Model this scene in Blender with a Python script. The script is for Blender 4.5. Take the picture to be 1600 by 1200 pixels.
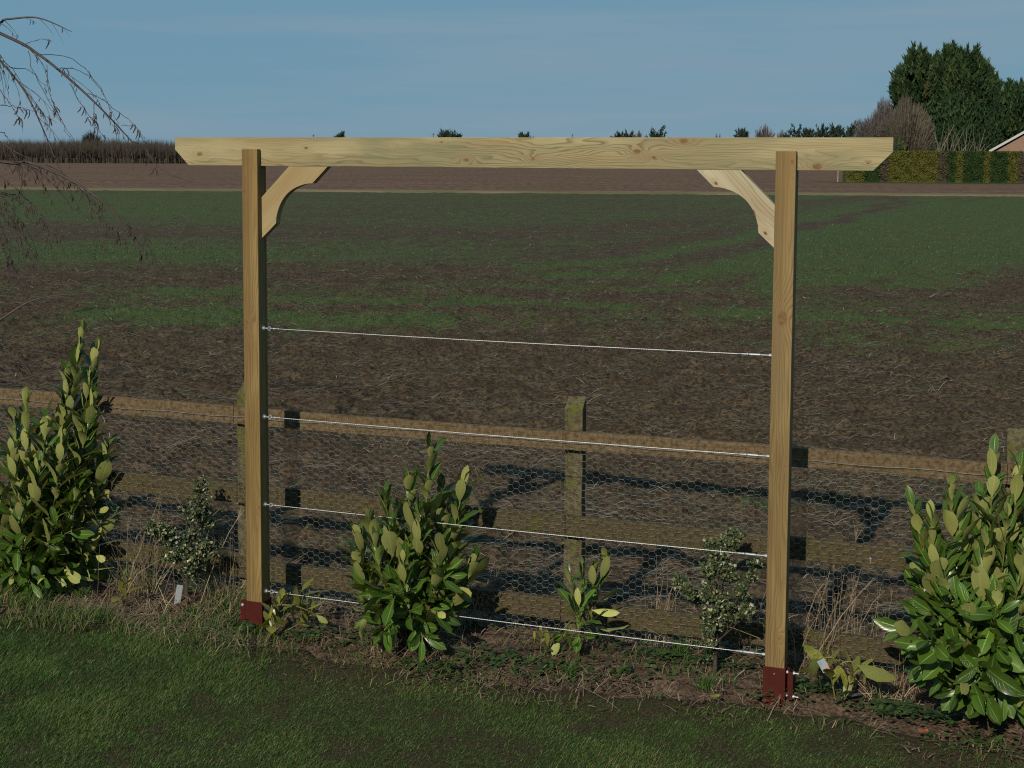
import bpy, bmesh, math, random
import numpy as np
from mathutils import Vector, Matrix

random.seed(7)
rng = np.random.default_rng(11)
for o in list(bpy.data.objects):
    bpy.data.objects.remove(o)
SC = bpy.context.scene
COL = SC.collection
PI = math.pi
R = math.radians

# ------------------------------------------------------------------ camera, sky, sun, exposure
F, PITCH, ROLL, H, CY = 2130.0, .0845, .0055, 2.4841, -174.0
cam = bpy.data.cameras.new('camera')
cam.sensor_width = 36
cam.lens = F / 1600 * 36
cam.shift_y = CY / 1600
cam.clip_start = .05
cam.clip_end = 9000
camo = bpy.data.objects.new('camera', cam)
COL.objects.link(camo)
camo.matrix_world = Matrix.Translation((0, 0, H)) @ Matrix.Rotation(PI / 2 - PITCH, 4, 'X') @ Matrix.Rotation(ROLL, 4, 'Z')
SC.camera = camo

SUN_AZ, SUN_EL = R(22.5), R(32.5)          # light travels towards +X+Y (from behind the viewer's left)
to_sun = Vector((-math.sin(SUN_AZ) * math.cos(SUN_EL), -math.cos(SUN_AZ) * math.cos(SUN_EL), math.sin(SUN_EL)))
w = bpy.data.worlds.new('World')
SC.world = w
w.use_nodes = True
nt = w.node_tree
nt.nodes.clear()
wo = nt.nodes.new('ShaderNodeOutputWorld')
bg = nt.nodes.new('ShaderNodeBackground')
sky = nt.nodes.new('ShaderNodeTexSky')
sky.sky_type = 'NISHITA'
sky.sun_disc = False
sky.sun_elevation = SUN_EL
sky.sun_rotation = math.atan2(to_sun.x, to_sun.y)
sky.altitude = 0
sky.air_density = 1.0
sky.dust_density = .1
sky.ozone_density = 2.2
bg.inputs['Strength'].default_value = .0505
tc = nt.nodes.new('ShaderNodeTexCoord')
mp = nt.nodes.new('ShaderNodeMapping')
mp.inputs['Scale'].default_value = (1.6, 1.6, 22)
mp.inputs['Location'].default_value = (3.1, 1.7, .4)
nz = nt.nodes.new('ShaderNodeTexNoise')
nz.inputs['Scale'].default_value = 1.0
nz.inputs['Detail'].default_value = 6
nz.inputs['Roughness'].default_value = .55
rp = nt.nodes.new('ShaderNodeValToRGB')
rp.color_ramp.elements[0].position = .46
rp.color_ramp.elements[0].color = (0, 0, 0, 1)
rp.color_ramp.elements[1].position = .66
rp.color_ramp.elements[1].color = (.8, .8, .8, 1)
mx = nt.nodes.new('ShaderNodeMix')
mx.data_type = 'RGBA'
mx.inputs['B'].default_value = (4.7, 6.7, 8.3, 1)
hs = nt.nodes.new('ShaderNodeHueSaturation')
hs.inputs['Saturation'].default_value = .86
nt.links.new(tc.outputs['Generated'], mp.inputs['Vector'])
nt.links.new(mp.outputs[0], nz.inputs['Vector'])
nt.links.new(nz.outputs['Fac'], rp.inputs[0])
nt.links.new(rp.outputs[0], mx.inputs['Factor'])
nt.links.new(sky.outputs[0], hs.inputs['Color'])
bl = nt.nodes.new('ShaderNodeMix')           # clear winter blue, nearly even down to the horizon
bl.data_type = 'RGBA'
bl.inputs['Factor'].default_value = .93
bl.inputs['B'].default_value = (3.0, 6.1, 8.4, 1)
nt.links.new(hs.outputs[0], bl.inputs['A'])
nt.links.new(bl.outputs['Result'], mx.inputs['A'])
nt.links.new(mx.outputs['Result'], bg.inputs['Color'])
nt.links.new(bg.outputs[0], wo.inputs[0])

sl = bpy.data.lights.new('sun', 'SUN')
sl.energy = 5.0
sl.angle = R(.53)
sl.color = (1, .9, .74)
slo = bpy.data.objects.new('sun', sl)
slo.rotation_euler = to_sun.to_track_quat('Z', 'Y').to_euler()
slo.location = (-8, -18, 14)
COL.objects.link(slo)

SC.view_settings.view_transform = 'Standard'
SC.view_settings.look = 'None'
SC.view_settings.gamma = 1
SC.view_settings.use_curve_mapping = False
SC.view_settings.exposure = -.05
SC.render.engine = 'CYCLES'
SC.cycles.max_bounces = 6
SC.cycles.use_denoising = False
SC.cycles.filter_width = 1.15
SC.cycles.sample_clamp_indirect = 3
SC.cycles.blur_glossy = .5
SC.cycles.transparent_max_bounces = 6


# ------------------------------------------------------------------ helpers
def unproj(px, py, z=0.0, Y=None):
    """where the sight line of a photo pixel meets height z or depth Y"""
    x = px - 800
    y = py - 600 - CY
    c, s = math.cos(ROLL), math.sin(ROLL)
    x, y = x * c + y * s, -x * s + y * c
    c, s = math.cos(PITCH), math.sin(PITCH)
    D = np.array([x / F, c - y / F * s, -s - y / F * c])
    t = (z - H) / D[2] if Y is None else Y / D[1]
    P = D * t
    return Vector((P[0], P[1], P[2] + H))


def proj(X, Y, Z):
    X = np.asarray(X, float)
    Y = np.asarray(Y, float)
    Z = np.asarray(Z, float) - H
    c, s = math.cos(PITCH), math.sin(PITCH)
    d = Y * c - Z * s
    up = Y * s + Z * c
    x, y = X / d * F, -up / d * F
    c, s = math.cos(ROLL), math.sin(ROLL)
    return 800 + x * c - y * s, 600 + CY + x * s + y * c


def hash2(ix, iy, seed):
    n = (ix.astype(np.int64) * 374761393 + iy.astype(np.int64) * 668265263 + seed * 974634777) & 0x7fffffff
    n = ((n ^ (n >> 13)) * 1274126177) & 0x7fffffff
    n = n ^ (n >> 16)
    return (n & 0xffff) / 65535.0


def vnoise(x, y, seed=0):
    x = np.asarray(x, float)
    y = np.asarray(y, float)
    ix = np.floor(x)
    iy = np.floor(y)
    fx = x - ix
    fy = y - iy
    fx = fx * fx * (3 - 2 * fx)
    fy = fy * fy * (3 - 2 * fy)
    a = hash2(ix, iy, seed)
    b = hash2(ix + 1, iy, seed)
    c = hash2(ix, iy + 1, seed)
    d = hash2(ix + 1, iy + 1, seed)
    return (a * (1 - fx) + b * fx) * (1 - fy) + (c * (1 - fx) + d * fx) * fy


def fbm(x, y, oct=4, seed=0, gain=.5):
    s = 0
    a = 1
    t = 0
    for i in range(oct):
        s = s + a * vnoise(np.asarray(x) * 2 ** i, np.asarray(y) * 2 ** i, seed + i)
        t += a
        a *= gain
    return s / t


def mesh_np(name, V, Fc, attrs=None, smooth=False, uv=None):
    V = np.asarray(V, np.float32)
    Fc = np.asarray(Fc, np.int32)
    m, k = Fc.shape
    me = bpy.data.meshes.new(name)
    me.vertices.add(len(V))
    me.vertices.foreach_set('co', V.ravel())
    me.loops.add(m * k)
    me.loops.foreach_set('vertex_index', Fc.ravel())
    me.polygons.add(m)
    me.polygons.foreach_set('loop_start', np.arange(0, m * k, k, dtype=np.int32))
    me.polygons.foreach_set('use_smooth', np.full(m, smooth, bool))
    if attrs:
        for an, av in attrs.items():
            at = me.attributes.new(an, 'FLOAT', 'POINT')
            at.data.foreach_set('value', np.asarray(av, np.float32).ravel())
    if uv is not None:
        ul = me.uv_layers.new(name='UVMap')
        ul.data.foreach_set('uv', np.asarray(uv, np.float32)[Fc.ravel()].ravel())
    me.update(calc_edges=True)
    return me


class MB:
    """collects quads / triangles; builds one mesh object"""
    def __init__(s):
        s.v = []
        s.f = []
        s.a = []

    def add(s, vs, fs, a=0.):
        o = len(s.v)
        s.v += [tuple(v) for v in vs]
        s.f += [tuple(i + o for i in f) for f in fs]
        s.a += [a] * len(vs)

    def box(s, c, size, M=None, a=0.):
        x, y, z = [q / 2 for q in size]
        vs = [Vector((sx * x, sy * y, sz * z)) for sz in (-1, 1) for sy in (-1, 1) for sx in (-1, 1)]
        vs = [(M @ v if M else v) + Vector(c) for v in vs]
        s.add(vs, [(0, 2, 3, 1), (4, 5, 7, 6), (0, 1, 5, 4), (2, 6, 7, 3), (0, 4, 6, 2), (1, 3, 7, 5)], a)

    def tube(s, pts, rad, n=4, a=0., cap=True):
        pts = [Vector(p) for p in pts]
        m = len(pts)
        if not hasattr(rad, '__len__'):
            rad = [rad] * m
        vs = []
        ref = Vector((.31, .55, .77))
        for i, p in enumerate(pts):
            t = (pts[min(i + 1, m - 1)] - pts[max(i - 1, 0)])
            t = t.normalized() if t.length > 1e-9 else Vector((0, 0, 1))
            e = t.cross(ref)
            if e.length < 1e-3:
                e = t.cross(Vector((1, 0, 0)))
            e.normalize()
            g = t.cross(e)
            for k in range(n):
                q = 2 * PI * k / n
                vs.append(p + (e * math.cos(q) + g * math.sin(q)) * rad[i])
        fs = []
        for i in range(m - 1):
            for k in range(n):
                fs.append((i * n + k, i * n + (k + 1) % n, (i + 1) * n + (k + 1) % n, (i + 1) * n + k))
        if cap:
            fs.append(tuple(range(n))[::-1])
            fs.append(tuple(range((m - 1) * n, m * n)))
        s.add(vs, fs, a)

    def build(s, name, mat, parent=None, smooth=False, loc=None):
        me = bpy.data.meshes.new(name)
        me.from_pydata(s.v, [], s.f)
        at = me.attributes.new('rnd', 'FLOAT', 'POINT')
        at.data.foreach_set('value', np.asarray(s.a, np.float32))
        if smooth:
            me.polygons.foreach_set('use_smooth', np.ones(len(me.polygons), bool))
        me.update()
        return obj(name, me, mat, parent, loc)


def obj(name, me, mat=None, parent=None, loc=None):
    o = bpy.data.objects.new(name, me)
    COL.objects.link(o)
    if mat is not None:
        if not me.materials:
            me.materials.append(mat)
    if parent is not None:
        o.parent = parent
    if loc is not None:
        o.location = loc
    return o


def tag(o, label=None, cat=None, group=None, kind=None):
    if label:
        o['label'] = label
    if cat:
        o['category'] = cat
    if group:
        o['group'] = group
    if kind:
        o['kind'] = kind
    return o


def thing(name, loc, label, cat, group=None, rz=0):
    o = bpy.data.objects.new(name, None)
    COL.objects.link(o)
    o.location = loc
    o.rotation_euler = (0, 0, rz)
    o.empty_display_size = .1
    return tag(o, label, cat, group)


def bm_bevel(o, width=.003, seg=2):
    b = bmesh.new()
    b.from_mesh(o.data)
    bmesh.ops.recalc_face_normals(b, faces=b.faces)
    es = [e for e in b.edges if len(e.link_faces) == 2 and e.calc_face_angle(0) > .5]
    bmesh.ops.bevel(b, geom=es, offset=width, segments=seg, affect='EDGES', profile=.6)
    b.to_mesh(o.data)
    b.free()


# ---- node helper
KA = .445          # one overall albedo scale for every non-metal material


class NT:
    def __init__(s, name):
        s.m = bpy.data.materials.new(name)
        s.m.use_nodes = True
        s.t = s.m.node_tree
        s.t.nodes.clear()
        s.out = s.t.nodes.new('ShaderNodeOutputMaterial')

    def n(s, ty, ins=None, **props):
        x = s.t.nodes.new('ShaderNode' + ty)
        for k, v in props.items():
            setattr(x, k, v)
        for k, v in (ins or {}).items():
            sock = x.inputs[k]
            if isinstance(v, bpy.types.NodeSocket):
                s.t.links.new(v, sock)
            else:
                sock.default_value = v
        return x

    def math(s, op, a, b=0., c=0., clamp=False):
        return s.n('Math', {0: a, 1: b, 2: c}, operation=op, use_clamp=clamp).outputs[0]

    def noise(s, vec, scale, detail=3, rough=.5, dist=0.):
        return s.n('TexNoise', {'Vector': vec, 'Scale': scale, 'Detail': detail, 'Roughness': rough, 'Distortion': dist}).outputs['Fac']

    def mapped(s, vec, scale=(1, 1, 1), rot=(0, 0, 0), loc=(0, 0, 0)):
        return s.n('Mapping', {'Vector': vec, 'Scale': scale, 'Rotation': rot, 'Location': loc}).outputs[0]

    def smooth(s, x, lo, hi, a=0., b=1.):
        return s.n('MapRange', {'Value': x, 'From Min': lo, 'From Max': hi, 'To Min': a, 'To Max': b}, interpolation_type='SMOOTHSTEP').outputs[0]

    def mix(s, f, a, b, blend='MIX'):
        x = s.n('Mix', {'Factor': f}, data_type='RGBA', blend_type=blend)
        for k, v in (('A', a), ('B', b)):
            if isinstance(v, bpy.types.NodeSocket):
                s.t.links.new(v, x.inputs[k])
            else:
                x.inputs[k].default_value = (*v, 1)
        return x.outputs['Result']

    def attr(s, name):
        return s.n('Attribute', attribute_name=name).outputs['Fac']

    def bump(s, h, strength=.3, dist=.01):
        return s.n('Bump', {'Height': h, 'Strength': strength, 'Distance': dist}).outputs[0]

    def principled(s, color, rough=.6, normal=None, metal=0., spec=.5, scale=True, **k):
        if scale and metal < .5:
            if isinstance(color, bpy.types.NodeSocket):
                color = s.mix(1., color, (KA, KA, KA), 'MULTIPLY')
            else:
                color = [q * KA for q in color]
        ins = {'Roughness': rough, 'Metallic': metal, 'Specular IOR Level': spec}
        ins['Base Color'] = color if isinstance(color, bpy.types.NodeSocket) else (*color, 1)
        if normal is not None:
            ins['Normal'] = normal
        ins.update(k)
        return s.n('BsdfPrincipled', ins)

    def done(s, sh):
        s.t.links.new(sh.outputs[0], s.out.inputs[0])
        return s.m

    def obj(s):
        return s.n('TexCoord').outputs['Object']

    def pos(s):
        return s.n('NewGeometry').outputs['Position']


def wood(name, light, mid, dark, along='X', rot=0., knots=(), freq=110, contrast=.5, stain=(.35, .36, .2), stain_amt=.45, warm=(.5, .33, .15), stripes=.0):
    """planed softwood: fine growth lines that flow round knots, stripes of heartwood, stains and drying cracks"""
    t = NT(name)
    v = t.obj()
    if rot:
        v = t.mapped(v, rot=(0, rot, 0))
    sp = t.n('SeparateXYZ', {0: v})
    X, Y, Z = sp.outputs
    L, W = (X, Z) if along == 'X' else (Z, X)
    T = Y
    vec = lambda a, b: t.n('CombineXYZ', {0: t.math('MULTIPLY', L, a), 1: t.math('MULTIPLY', W, b), 2: t.math('MULTIPLY', T, b)}).outputs[0]
    n1 = t.noise(vec(.75, 5.), 1.4, 3, .5)
    g = t.math('ADD', t.math('MULTIPLY', t.math('SUBTRACT', n1, .5), .2), t.math('ADD', W, t.math('MULTIPLY', T, .8)))
    kn = halo = None
    for (kl, kw, kr, amp) in knots:
        a = t.math('SUBTRACT', L, kl)
        b = t.math('SUBTRACT', W, kw)
        aa = t.math('MULTIPLY', a, .5)
        d2 = t.math('ADD', t.math('MULTIPLY', aa, aa), t.math('MULTIPLY', b, b))
        inf = t.math('EXPONENT', t.math('MULTIPLY', d2, -1. / (kr * 2.2) ** 2))
        g = t.math('ADD', g, t.math('MULTIPLY', inf, amp))
        d2k = t.math('ADD', t.math('MULTIPLY', t.math('MULTIPLY', a, .6), t.math('MULTIPLY', a, .6)), t.math('MULTIPLY', b, b))
        dk = t.math('ADD', t.math('SQRT', d2k), t.math('MULTIPLY', t.math('SUBTRACT', t.noise(v, 45., 2), .5), kr * .55))
        k1 = t.smooth(dk, kr * .95, kr * .4)
        kn = k1 if kn is None else t.math('MAXIMUM', kn, k1)
        halo = inf if halo is None else t.math('MAXIMUM', halo, inf)
    fr = t.math('FRACT', t.math('MULTIPLY', g, freq))
    ring = t.math('MULTIPLY', t.smooth(fr, .25, .93), t.smooth(fr, 1., .95))
    ring = t.math('POWER', ring, 2.)
    ring = t.math('MULTIPLY', ring, t.smooth(t.noise(vec(.9, 7.), 1., 3), .34, .68, .12, 1.))
    fib = t.noise(vec(4., 240.), 1., 3, .6)
    big = t.noise(vec(1.1, 7.), 1.3, 3, .55)
    col = t.mix(t.smooth(big, .36, .66), light, mid)
    col = t.mix(t.smooth(t.noise(t.mapped(vec(1., 9.), loc=(5.7, 2.2, 9.1)), 1.1, 3, .55), .5, .72, 0, .7), col, warm)
    if stripes:
        s1 = t.noise(t.mapped(vec(.12, 34.), loc=(1.3, 4.4, 2.)), 1., 3, .6)
        col = t.mix(t.smooth(s1, .44, .62, 0, stripes), col, [q * .62 for q in mid])
    col = t.mix(t.math('MULTIPLY', ring, contrast), col, dark)
    col = t.mix(t.smooth(fib, .42, .8, 0, .3), col, dark)
    sn = t.noise(t.mapped(vec(.8, 3.5), loc=(3.3, 7.1, 1.9)), 1.1, 5, .62)
    col = t.mix(t.smooth(sn, .5, .7, 0, stain_amt), col, stain)
    if kn is not None:
        col = t.mix(t.math('MULTIPLY', halo, .3), col, (.4, .23, .1))
        kcol = t.mix(t.smooth(t.noise(v, 70., 2), .3, .7), (.22, .12, .045), (.34, .2, .085))
        col = t.mix(kn, col, kcol)
    crack = t.smooth(t.noise(t.mapped(vec(1.1, 120.), loc=(8., 1., 3.)), 1., 2, .4), .735, .76)
    col = t.mix(t.math('MULTIPLY', crack, .75), col, (.05, .035, .02))
    nrm = t.bump(t.math('ADD', fib, t.math('MULTIPLY', t.math('ADD', ring, crack), -.6)), .25, .003)
    return t.done(t.principled(col, t.smooth(fib, .3, .7, .6, .8), nrm, spec=.25))


def simple(name, c, rough=.6, metal=0., spec=.5, var=.0, scale=8., bump=0.):
    t = NT(name)
    v = t.obj()
    n = t.noise(v, scale, 4, .6)
    col = t.mix(t.smooth(n, .3, .7), [q * (1 - var) for q in c], [q * (1 + var) for q in c]) if var else t.mix(0., c, c)
    nrm = t.bump(n, bump, .004) if bump else None
    return t.done(t.principled(col, rough, nrm, metal, spec))


def two_sided(name, top, under, rough_t=.35, rough_u=.6, trans=.15, rnd='obj', var=.35, veins=True, spots=None, spec=.5):
    """leaf: glossy upper side, pale dull underside, lighter midrib and side veins"""
    t = NT(name)
    top, under = [q * KA for q in top], [q * KA for q in under]
    spots = [q * KA for q in spots] if spots else None
    back = t.n('NewGeometry').outputs['Backfacing']
    rv = t.n('ObjectInfo').outputs['Random'] if rnd == 'obj' else t.attr('rnd')
    fac = t.smooth(rv, 0, 1, 1 - var, 1 + var)
    uv = t.n('TexCoord').outputs['UV']
    sp = t.n('SeparateXYZ', {0: uv})
    du = t.math('ABSOLUTE', t.math('SUBTRACT', sp.outputs[0], .5))
    tc_, uc = t.mix(0., top, top), t.mix(0., under, under)
    h = 0.
    if spots:
        nn = t.noise(t.mapped(uv, scale=(8, 16, 1)), 1.2, 3, .7)
        pos = t.noise(t.pos(), 20., 2)
        f = t.smooth(t.math('ADD', nn, t.math('MULTIPLY', pos, .3)), .56, .72)
        tc_ = t.mix(f, tc_, spots)
        uc = t.mix(t.math('MULTIPLY', f, .5), uc, spots)
    else:
        pn = t.smooth(t.noise(t.pos(), 14., 3), .35, .7, 0., .5)
        tc_ = t.mix(pn, tc_, [top[0] * 1.5, top[1] * 1.15, top[2] * .8])
        uc = t.mix(pn, uc, [under[0] * 1.22, under[1] * 1.08, under[2] * .8])
    if veins:
        rib = t.smooth(du, .05, .015)
        side = t.math('SINE', t.math('ADD', t.math('MULTIPLY', sp.outputs[1], 62.), t.math('MULTIPLY', du, -34.)))
        side = t.smooth(side, .72, 1.)
        tc_ = t.mix(t.math('MULTIPLY', side, .16), tc_, [q * 2.0 + .01 for q in top])
        tc_ = t.mix(t.math('MULTIPLY', rib, .7), tc_, [q * 3.2 + .02 for q in top])
        uc = t.mix(t.math('MULTIPLY', side, .28), uc, [q * .62 for q in under])
        uc = t.mix(t.math('MULTIPLY', rib, .8), uc, [under[0] * 1.4, under[1] * 1.25, under[2] * 1.1])
        h = t.math('ADD', side, rib)
    col = t.mix(back, tc_, uc)
    col = t.mix(1., col, t.n('CombineXYZ', {0: fac, 1: fac, 2: fac}).outputs[0], 'MULTIPLY')
    rough = t.math('ADD', rough_t, t.math('MULTIPLY', back, rough_u - rough_t))
    nrm = t.bump(h, .35, .002) if veins else None
    p = t.principled(col, rough, nrm, spec=spec, scale=False)
    tr = t.n('BsdfTranslucent', {'Color': t.mix(1., col, (1.3, 1.25, .5), 'MULTIPLY')})
    m = t.n('MixShader', {0: trans, 1: p.outputs[0], 2: tr.outputs[0]})
    return t.done(m)


def blade_mat(name, stops, trans=.2, rough=.5, spec=.35):
    """grass / straw / twig material, colour picked along a ramp by the per-blade value rnd"""
    t = NT(name)
    rv = t.attr('rnd')
    r = t.n('ValToRGB', {0: rv})
    cr = r.color_ramp
    while len(cr.elements) < len(stops):
        cr.elements.new(.5)
    for e, (p, c) in zip(cr.elements, stops):
        e.position = p
        e.color = (*[q * KA for q in c], 1)
    p = t.principled(r.outputs[0], rough, spec=spec, scale=False)
    if trans:
        tr = t.n('BsdfTranslucent', {'Color': r.outputs[0]})
        m = t.n('MixShader', {0: trans, 1: p.outputs[0], 2: tr.outputs[0]})
        return t.done(m)
    return t.done(p)


# ------------------------------------------------------------------ layout frames
PHI = .3434
A = Vector((-1.3014, 6.9654, 0))
U = Vector((math.cos(PHI), -math.sin(PHI), 0))
V = Vector((math.sin(PHI), math.cos(PHI), 0))
PW, SPAN = .09, 2.7137
ZT, BT, BB, BL, BR, VB = 2.5181, 2.5784, 2.4326, .5121, .4107, .036
FPHI = R(17.8)
FU = Vector((math.cos(FPHI), -math.sin(FPHI), 0))
FV = Vector((math.sin(FPHI), math.cos(FPHI), 0))
FP = unproj(893, 1000)                    # a point of the fence rails' front plane at ground level


def fence_hit(px, py):
    """where a photo sight line meets the fence plane: (distance along, height)"""
    d = unproj(px, py, Y=1.) - Vector((0, 0, H))
    t = (FV.x * FP.x + FV.y * FP.y) / (FV.x * d.x + FV.y * d.y)
    Q = Vector((0, 0, H)) + d * t
    return (Q - FP).dot(FU), Q.z


EDGE = [(-500, 925), (0, 958), (150, 968), (300, 988), (420, 1016), (560, 1042), (700, 1062), (850, 1082), (1000, 1086), (1180, 1103), (1260, 1116),
        (1400, 1144), (1500, 1162), (1620, 1180), (2100, 1262)]
_e = [unproj(*q) for q in EDGE]
_es = np.array([(q - A).dot(U) for q in _e])
_et = np.array([(q - A).dot(V) for q in _e])


def lawn_edge(s):
    return np.interp(s, _es, _et)


def st(X, Y):
    return (X - A.x) * U.x + (Y - A.y) * U.y, (X - A.x) * V.x + (Y - A.y) * V.y


# crop density over the field: the drilled strips that show, each a line of sighted ground points with a width and a strength
STRIPS = [
    ([(-300, 384), (0, 392), (200, 394), (390, 396)], 30, .42), ([(410, 394), (800, 396)], 22, .25),
    ([(-300, 322), (0, 322), (300, 324), (420, 326)], 46, .3),
    ([(230, 458), (380, 457)], 9, .6), ([(415, 466), (600, 469), (810, 470)], 12, .6), ([(560, 439), (800, 442)], 6, .45),
    ([(120, 484), (250, 486), (390, 488)], 26, .55), ([(410, 494), (560, 496), (720, 498)], 22, .45),
    ([(780, 420), (950, 406), (1080, 386), (1190, 361), (1260, 340), (1340, 322)], 11, .6), ([(840, 430), (1010, 423)], 10, .6),
    ([(1030, 436), (1130, 414), (1215, 392), (1350, 347), (1470, 320)], 16, .6),
    ([(1180, 432), (1300, 420), (1450, 400), (1650, 370)], 70, .5), ([(1240, 390), (1450, 340), (1700, 318)], 40, .4),
    ([(800, 471), (1000, 478)], 10, .5), ([(1070, 487), (1205, 490), (1420, 497)], 11, .65), ([(1450, 500), (1700, 504)], 10, .6),
    ([(1235, 526), (1400, 528), (1700, 534)], 34, .4), ([(1140, 532), (1210, 541)], 12, .45), ([(800, 444), (890, 449)], 6, .4), ([(990, 453), (1070, 452)], 6, .45),
    ([(900, 402), (1000, 380), (1130, 354)], 9, -.4), ([(1030, 408), (1130, 390), (1210, 372), (1320, 338), (1420, 311)], 8, -.55),
    ([(1240, 424), (1310, 392), (1420, 356)], 6, -.4), ([(1500, 440), (1620, 385)], 6, -.4), ([(1230, 452), (1420, 458), (1700, 470)], 14, -.5),
    ([(-300, 428), (0, 432), (400, 434), (800, 432)], 26, -.25), ([(-300, 358), (0, 362), (380, 364), (800, 362), (1100, 345)], 16, -.22),
    ([(-300, 480), (0, 476), (130, 474)], 50, -.2), ([(380, 479), (800, 484)], 6, -.35), ([(800, 458), (1210, 468)], 12, -.3)]


def crop(X, Y):
    px, py = proj(X, Y, 0)
    px = px + 70 * (fbm(X * .3, Y * .2, 2, 5) - .5)
    py = py + (fbm(X * .3, Y * .1, 3, 9) - .5) * 12
    g = np.interp(py, [296, 303, 340, 356, 412, 430, 505, 520, 560, 640], [.45, .54, .5, .43, .42, .37, .35, .14, .06, .04])
    for pts, th, k in STRIPS:
        xs = [q[0] for q in pts]
        yc = np.interp(px, xs, [q[1] for q in pts])
        fade = np.clip((px - xs[0]) / 40 + .5, 0, 1) * np.clip((xs[-1] - px) / 40 + .5, 0, 1)
        d = np.abs(py - yc) / (th * .55)
        g = g + .9 * k * fade * np.exp(-d ** 2.2)
    a = R(27.5)
    sx = X * math.cos(a) - Y * math.sin(a)
    k = np.clip((px - 1000) / 250, 0, 1) * np.clip((462 - py) / 12, 0, 1)
    g = g + k * (fbm(sx * 1.3, Y * .01, 3, 21) - .5) * .7
    g = g + (1 - k) * (fbm(X * .14 + 8, Y * .8, 3, 33) - .5) * .55
    return np.clip(g, 0, 1)


# ------------------------------------------------------------------ materials
M = {}
# field: dark clods, drilled crop from the 'green' attribute, straw flecks
t = NT('field_soil')
v = t.pos()
gr = t.attr('green')
n1 = t.noise(v, 1.6, 5, .62)
n2 = t.noise(v, 22., 4, .65)
n3 = t.noise(t.mapped(v, scale=(1, .55, 1)), 5.5, 5, .7)
soil = t.mix(t.smooth(n1, .35, .68), (.118, .086, .052), (.195, .145, .09))
soil = t.mix(t.smooth(n2, .36, .62), (.05, .03, .016), soil)
straw = t.math('MULTIPLY', t.smooth(t.noise(t.mapped(v, scale=(7, 26, 1), rot=(0, 0, .3)), 1., 4, .75), .62, .72), t.smooth(n3, .4, .6))
straw2 = t.math('MULTIPLY', t.smooth(t.noise(t.mapped(v, scale=(5, 30, 1), rot=(0, 0, -.25)), 1.3, 4, .75), .63, .72), t.smooth(n3, .45, .62))
sf = t.math('MULTIPLY', t.math('MAXIMUM', straw, straw2), .38)
soil = t.mix(sf, soil, (.4, .31, .2))
n4 = t.noise(t.mapped(v, scale=(.9, .35, 1)), 2.2, 4, .7)
gm = t.smooth(t.math('ADD', t.math('ADD', t.math('MULTIPLY', t.math('SUBTRACT', n3, .5), 1.6), t.math('MULTIPLY', t.math('SUBTRACT', n4, .5), 1.6)), gr), .24, .8)
gc = t.mix(t.smooth(n2, .3, .7), (.07, .125, .034), (.12, .185, .052))
col = t.mix(t.math('MULTIPLY', gm, .78), soil, gc)
M['field'] = t.done(t.principled(col, .95, t.bump(t.math('ADD', n3, t.math('MULTIPLY', n2, .5)), .8, .05), spec=.15))

t = NT('ploughed_soil')
v = t.pos()
n1 = t.noise(t.mapped(v, scale=(.06, .25, 1)), 1., 5, .6)
n2 = t.noise(t.mapped(v, scale=(1.6, .5, 1)), 1., 5, .7)
col = t.mix(t.smooth(n1, .35, .68), (.24, .145, .098), (.34, .215, .145))
col = t.mix(t.smooth(n2, .35, .62), (.16, .097, .064), col)
col = t.mix(t.smooth(t.noise(t.mapped(v, scale=(.02, .2, 1), loc=(9, 4, 0)), 1., 4, .6), .56, .72, 0, .5), col, (.085, .09, .04))
M['plough'] = t.done(t.principled(col, .95, t.bump(n2, .7, .25), spec=.1))

t = NT('rough_grass')
v = t.pos()
n1 = t.noise(t.mapped(v, scale=(.15, 1, 1)), 1., 5, .65)
col = t.mix(t.smooth(n1, .35, .65), (.36, .28, .17), (.2, .19, .085))
M['margin'] = t.done(t.principled(col, .95, t.bump(n1, .6, .2), spec=.1))
t = NT('verge_grass')
v = t.pos()
n1 = t.noise(t.mapped(v, scale=(.3, 1, 1)), 1., 5, .65)
col = t.mix(t.smooth(n1, .35, .65), (.05, .1, .035), (.085, .14, .05))
M['verge'] = t.done(t.principled(col, .95, t.bump(n1, .6, .2), spec=.1))

t = NT('bed_soil')
v = t.pos()
n1 = t.noise(v, 5., 5, .65)
n2 = t.noise(v, 60., 4, .7)
col = t.mix(t.smooth(n1, .35, .66), (.2, .132, .09), (.34, .235, .165))
col = t.mix(t.smooth(n2, .4, .62), (.1, .066, .046), col)
col = t.mix(t.smooth(t.noise(v, 130., 2, .5), .7, .76, 0, .6), col, (.32, .25, .18))
M['bed'] = t.done(t.principled(col, .95, t.bump(t.math('ADD', n1, n2), .9, .02), spec=.15))

t = NT('lawn_soil')
v = t.pos()
n1 = t.noise(v, 3., 5, .65)
n2 = t.noise(v, 80., 4, .7)
col = t.mix(t.smooth(n1, .35, .66), (.19, .14, .085), (.13, .16, .06))
col = t.mix(t.smooth(n2, .4, .62), (.08, .058, .036), col)
M['lawn'] = t.done(t.principled(col, .95, t.bump(t.math('ADD', n1, n2), 1., .03), spec=.1))

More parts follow.
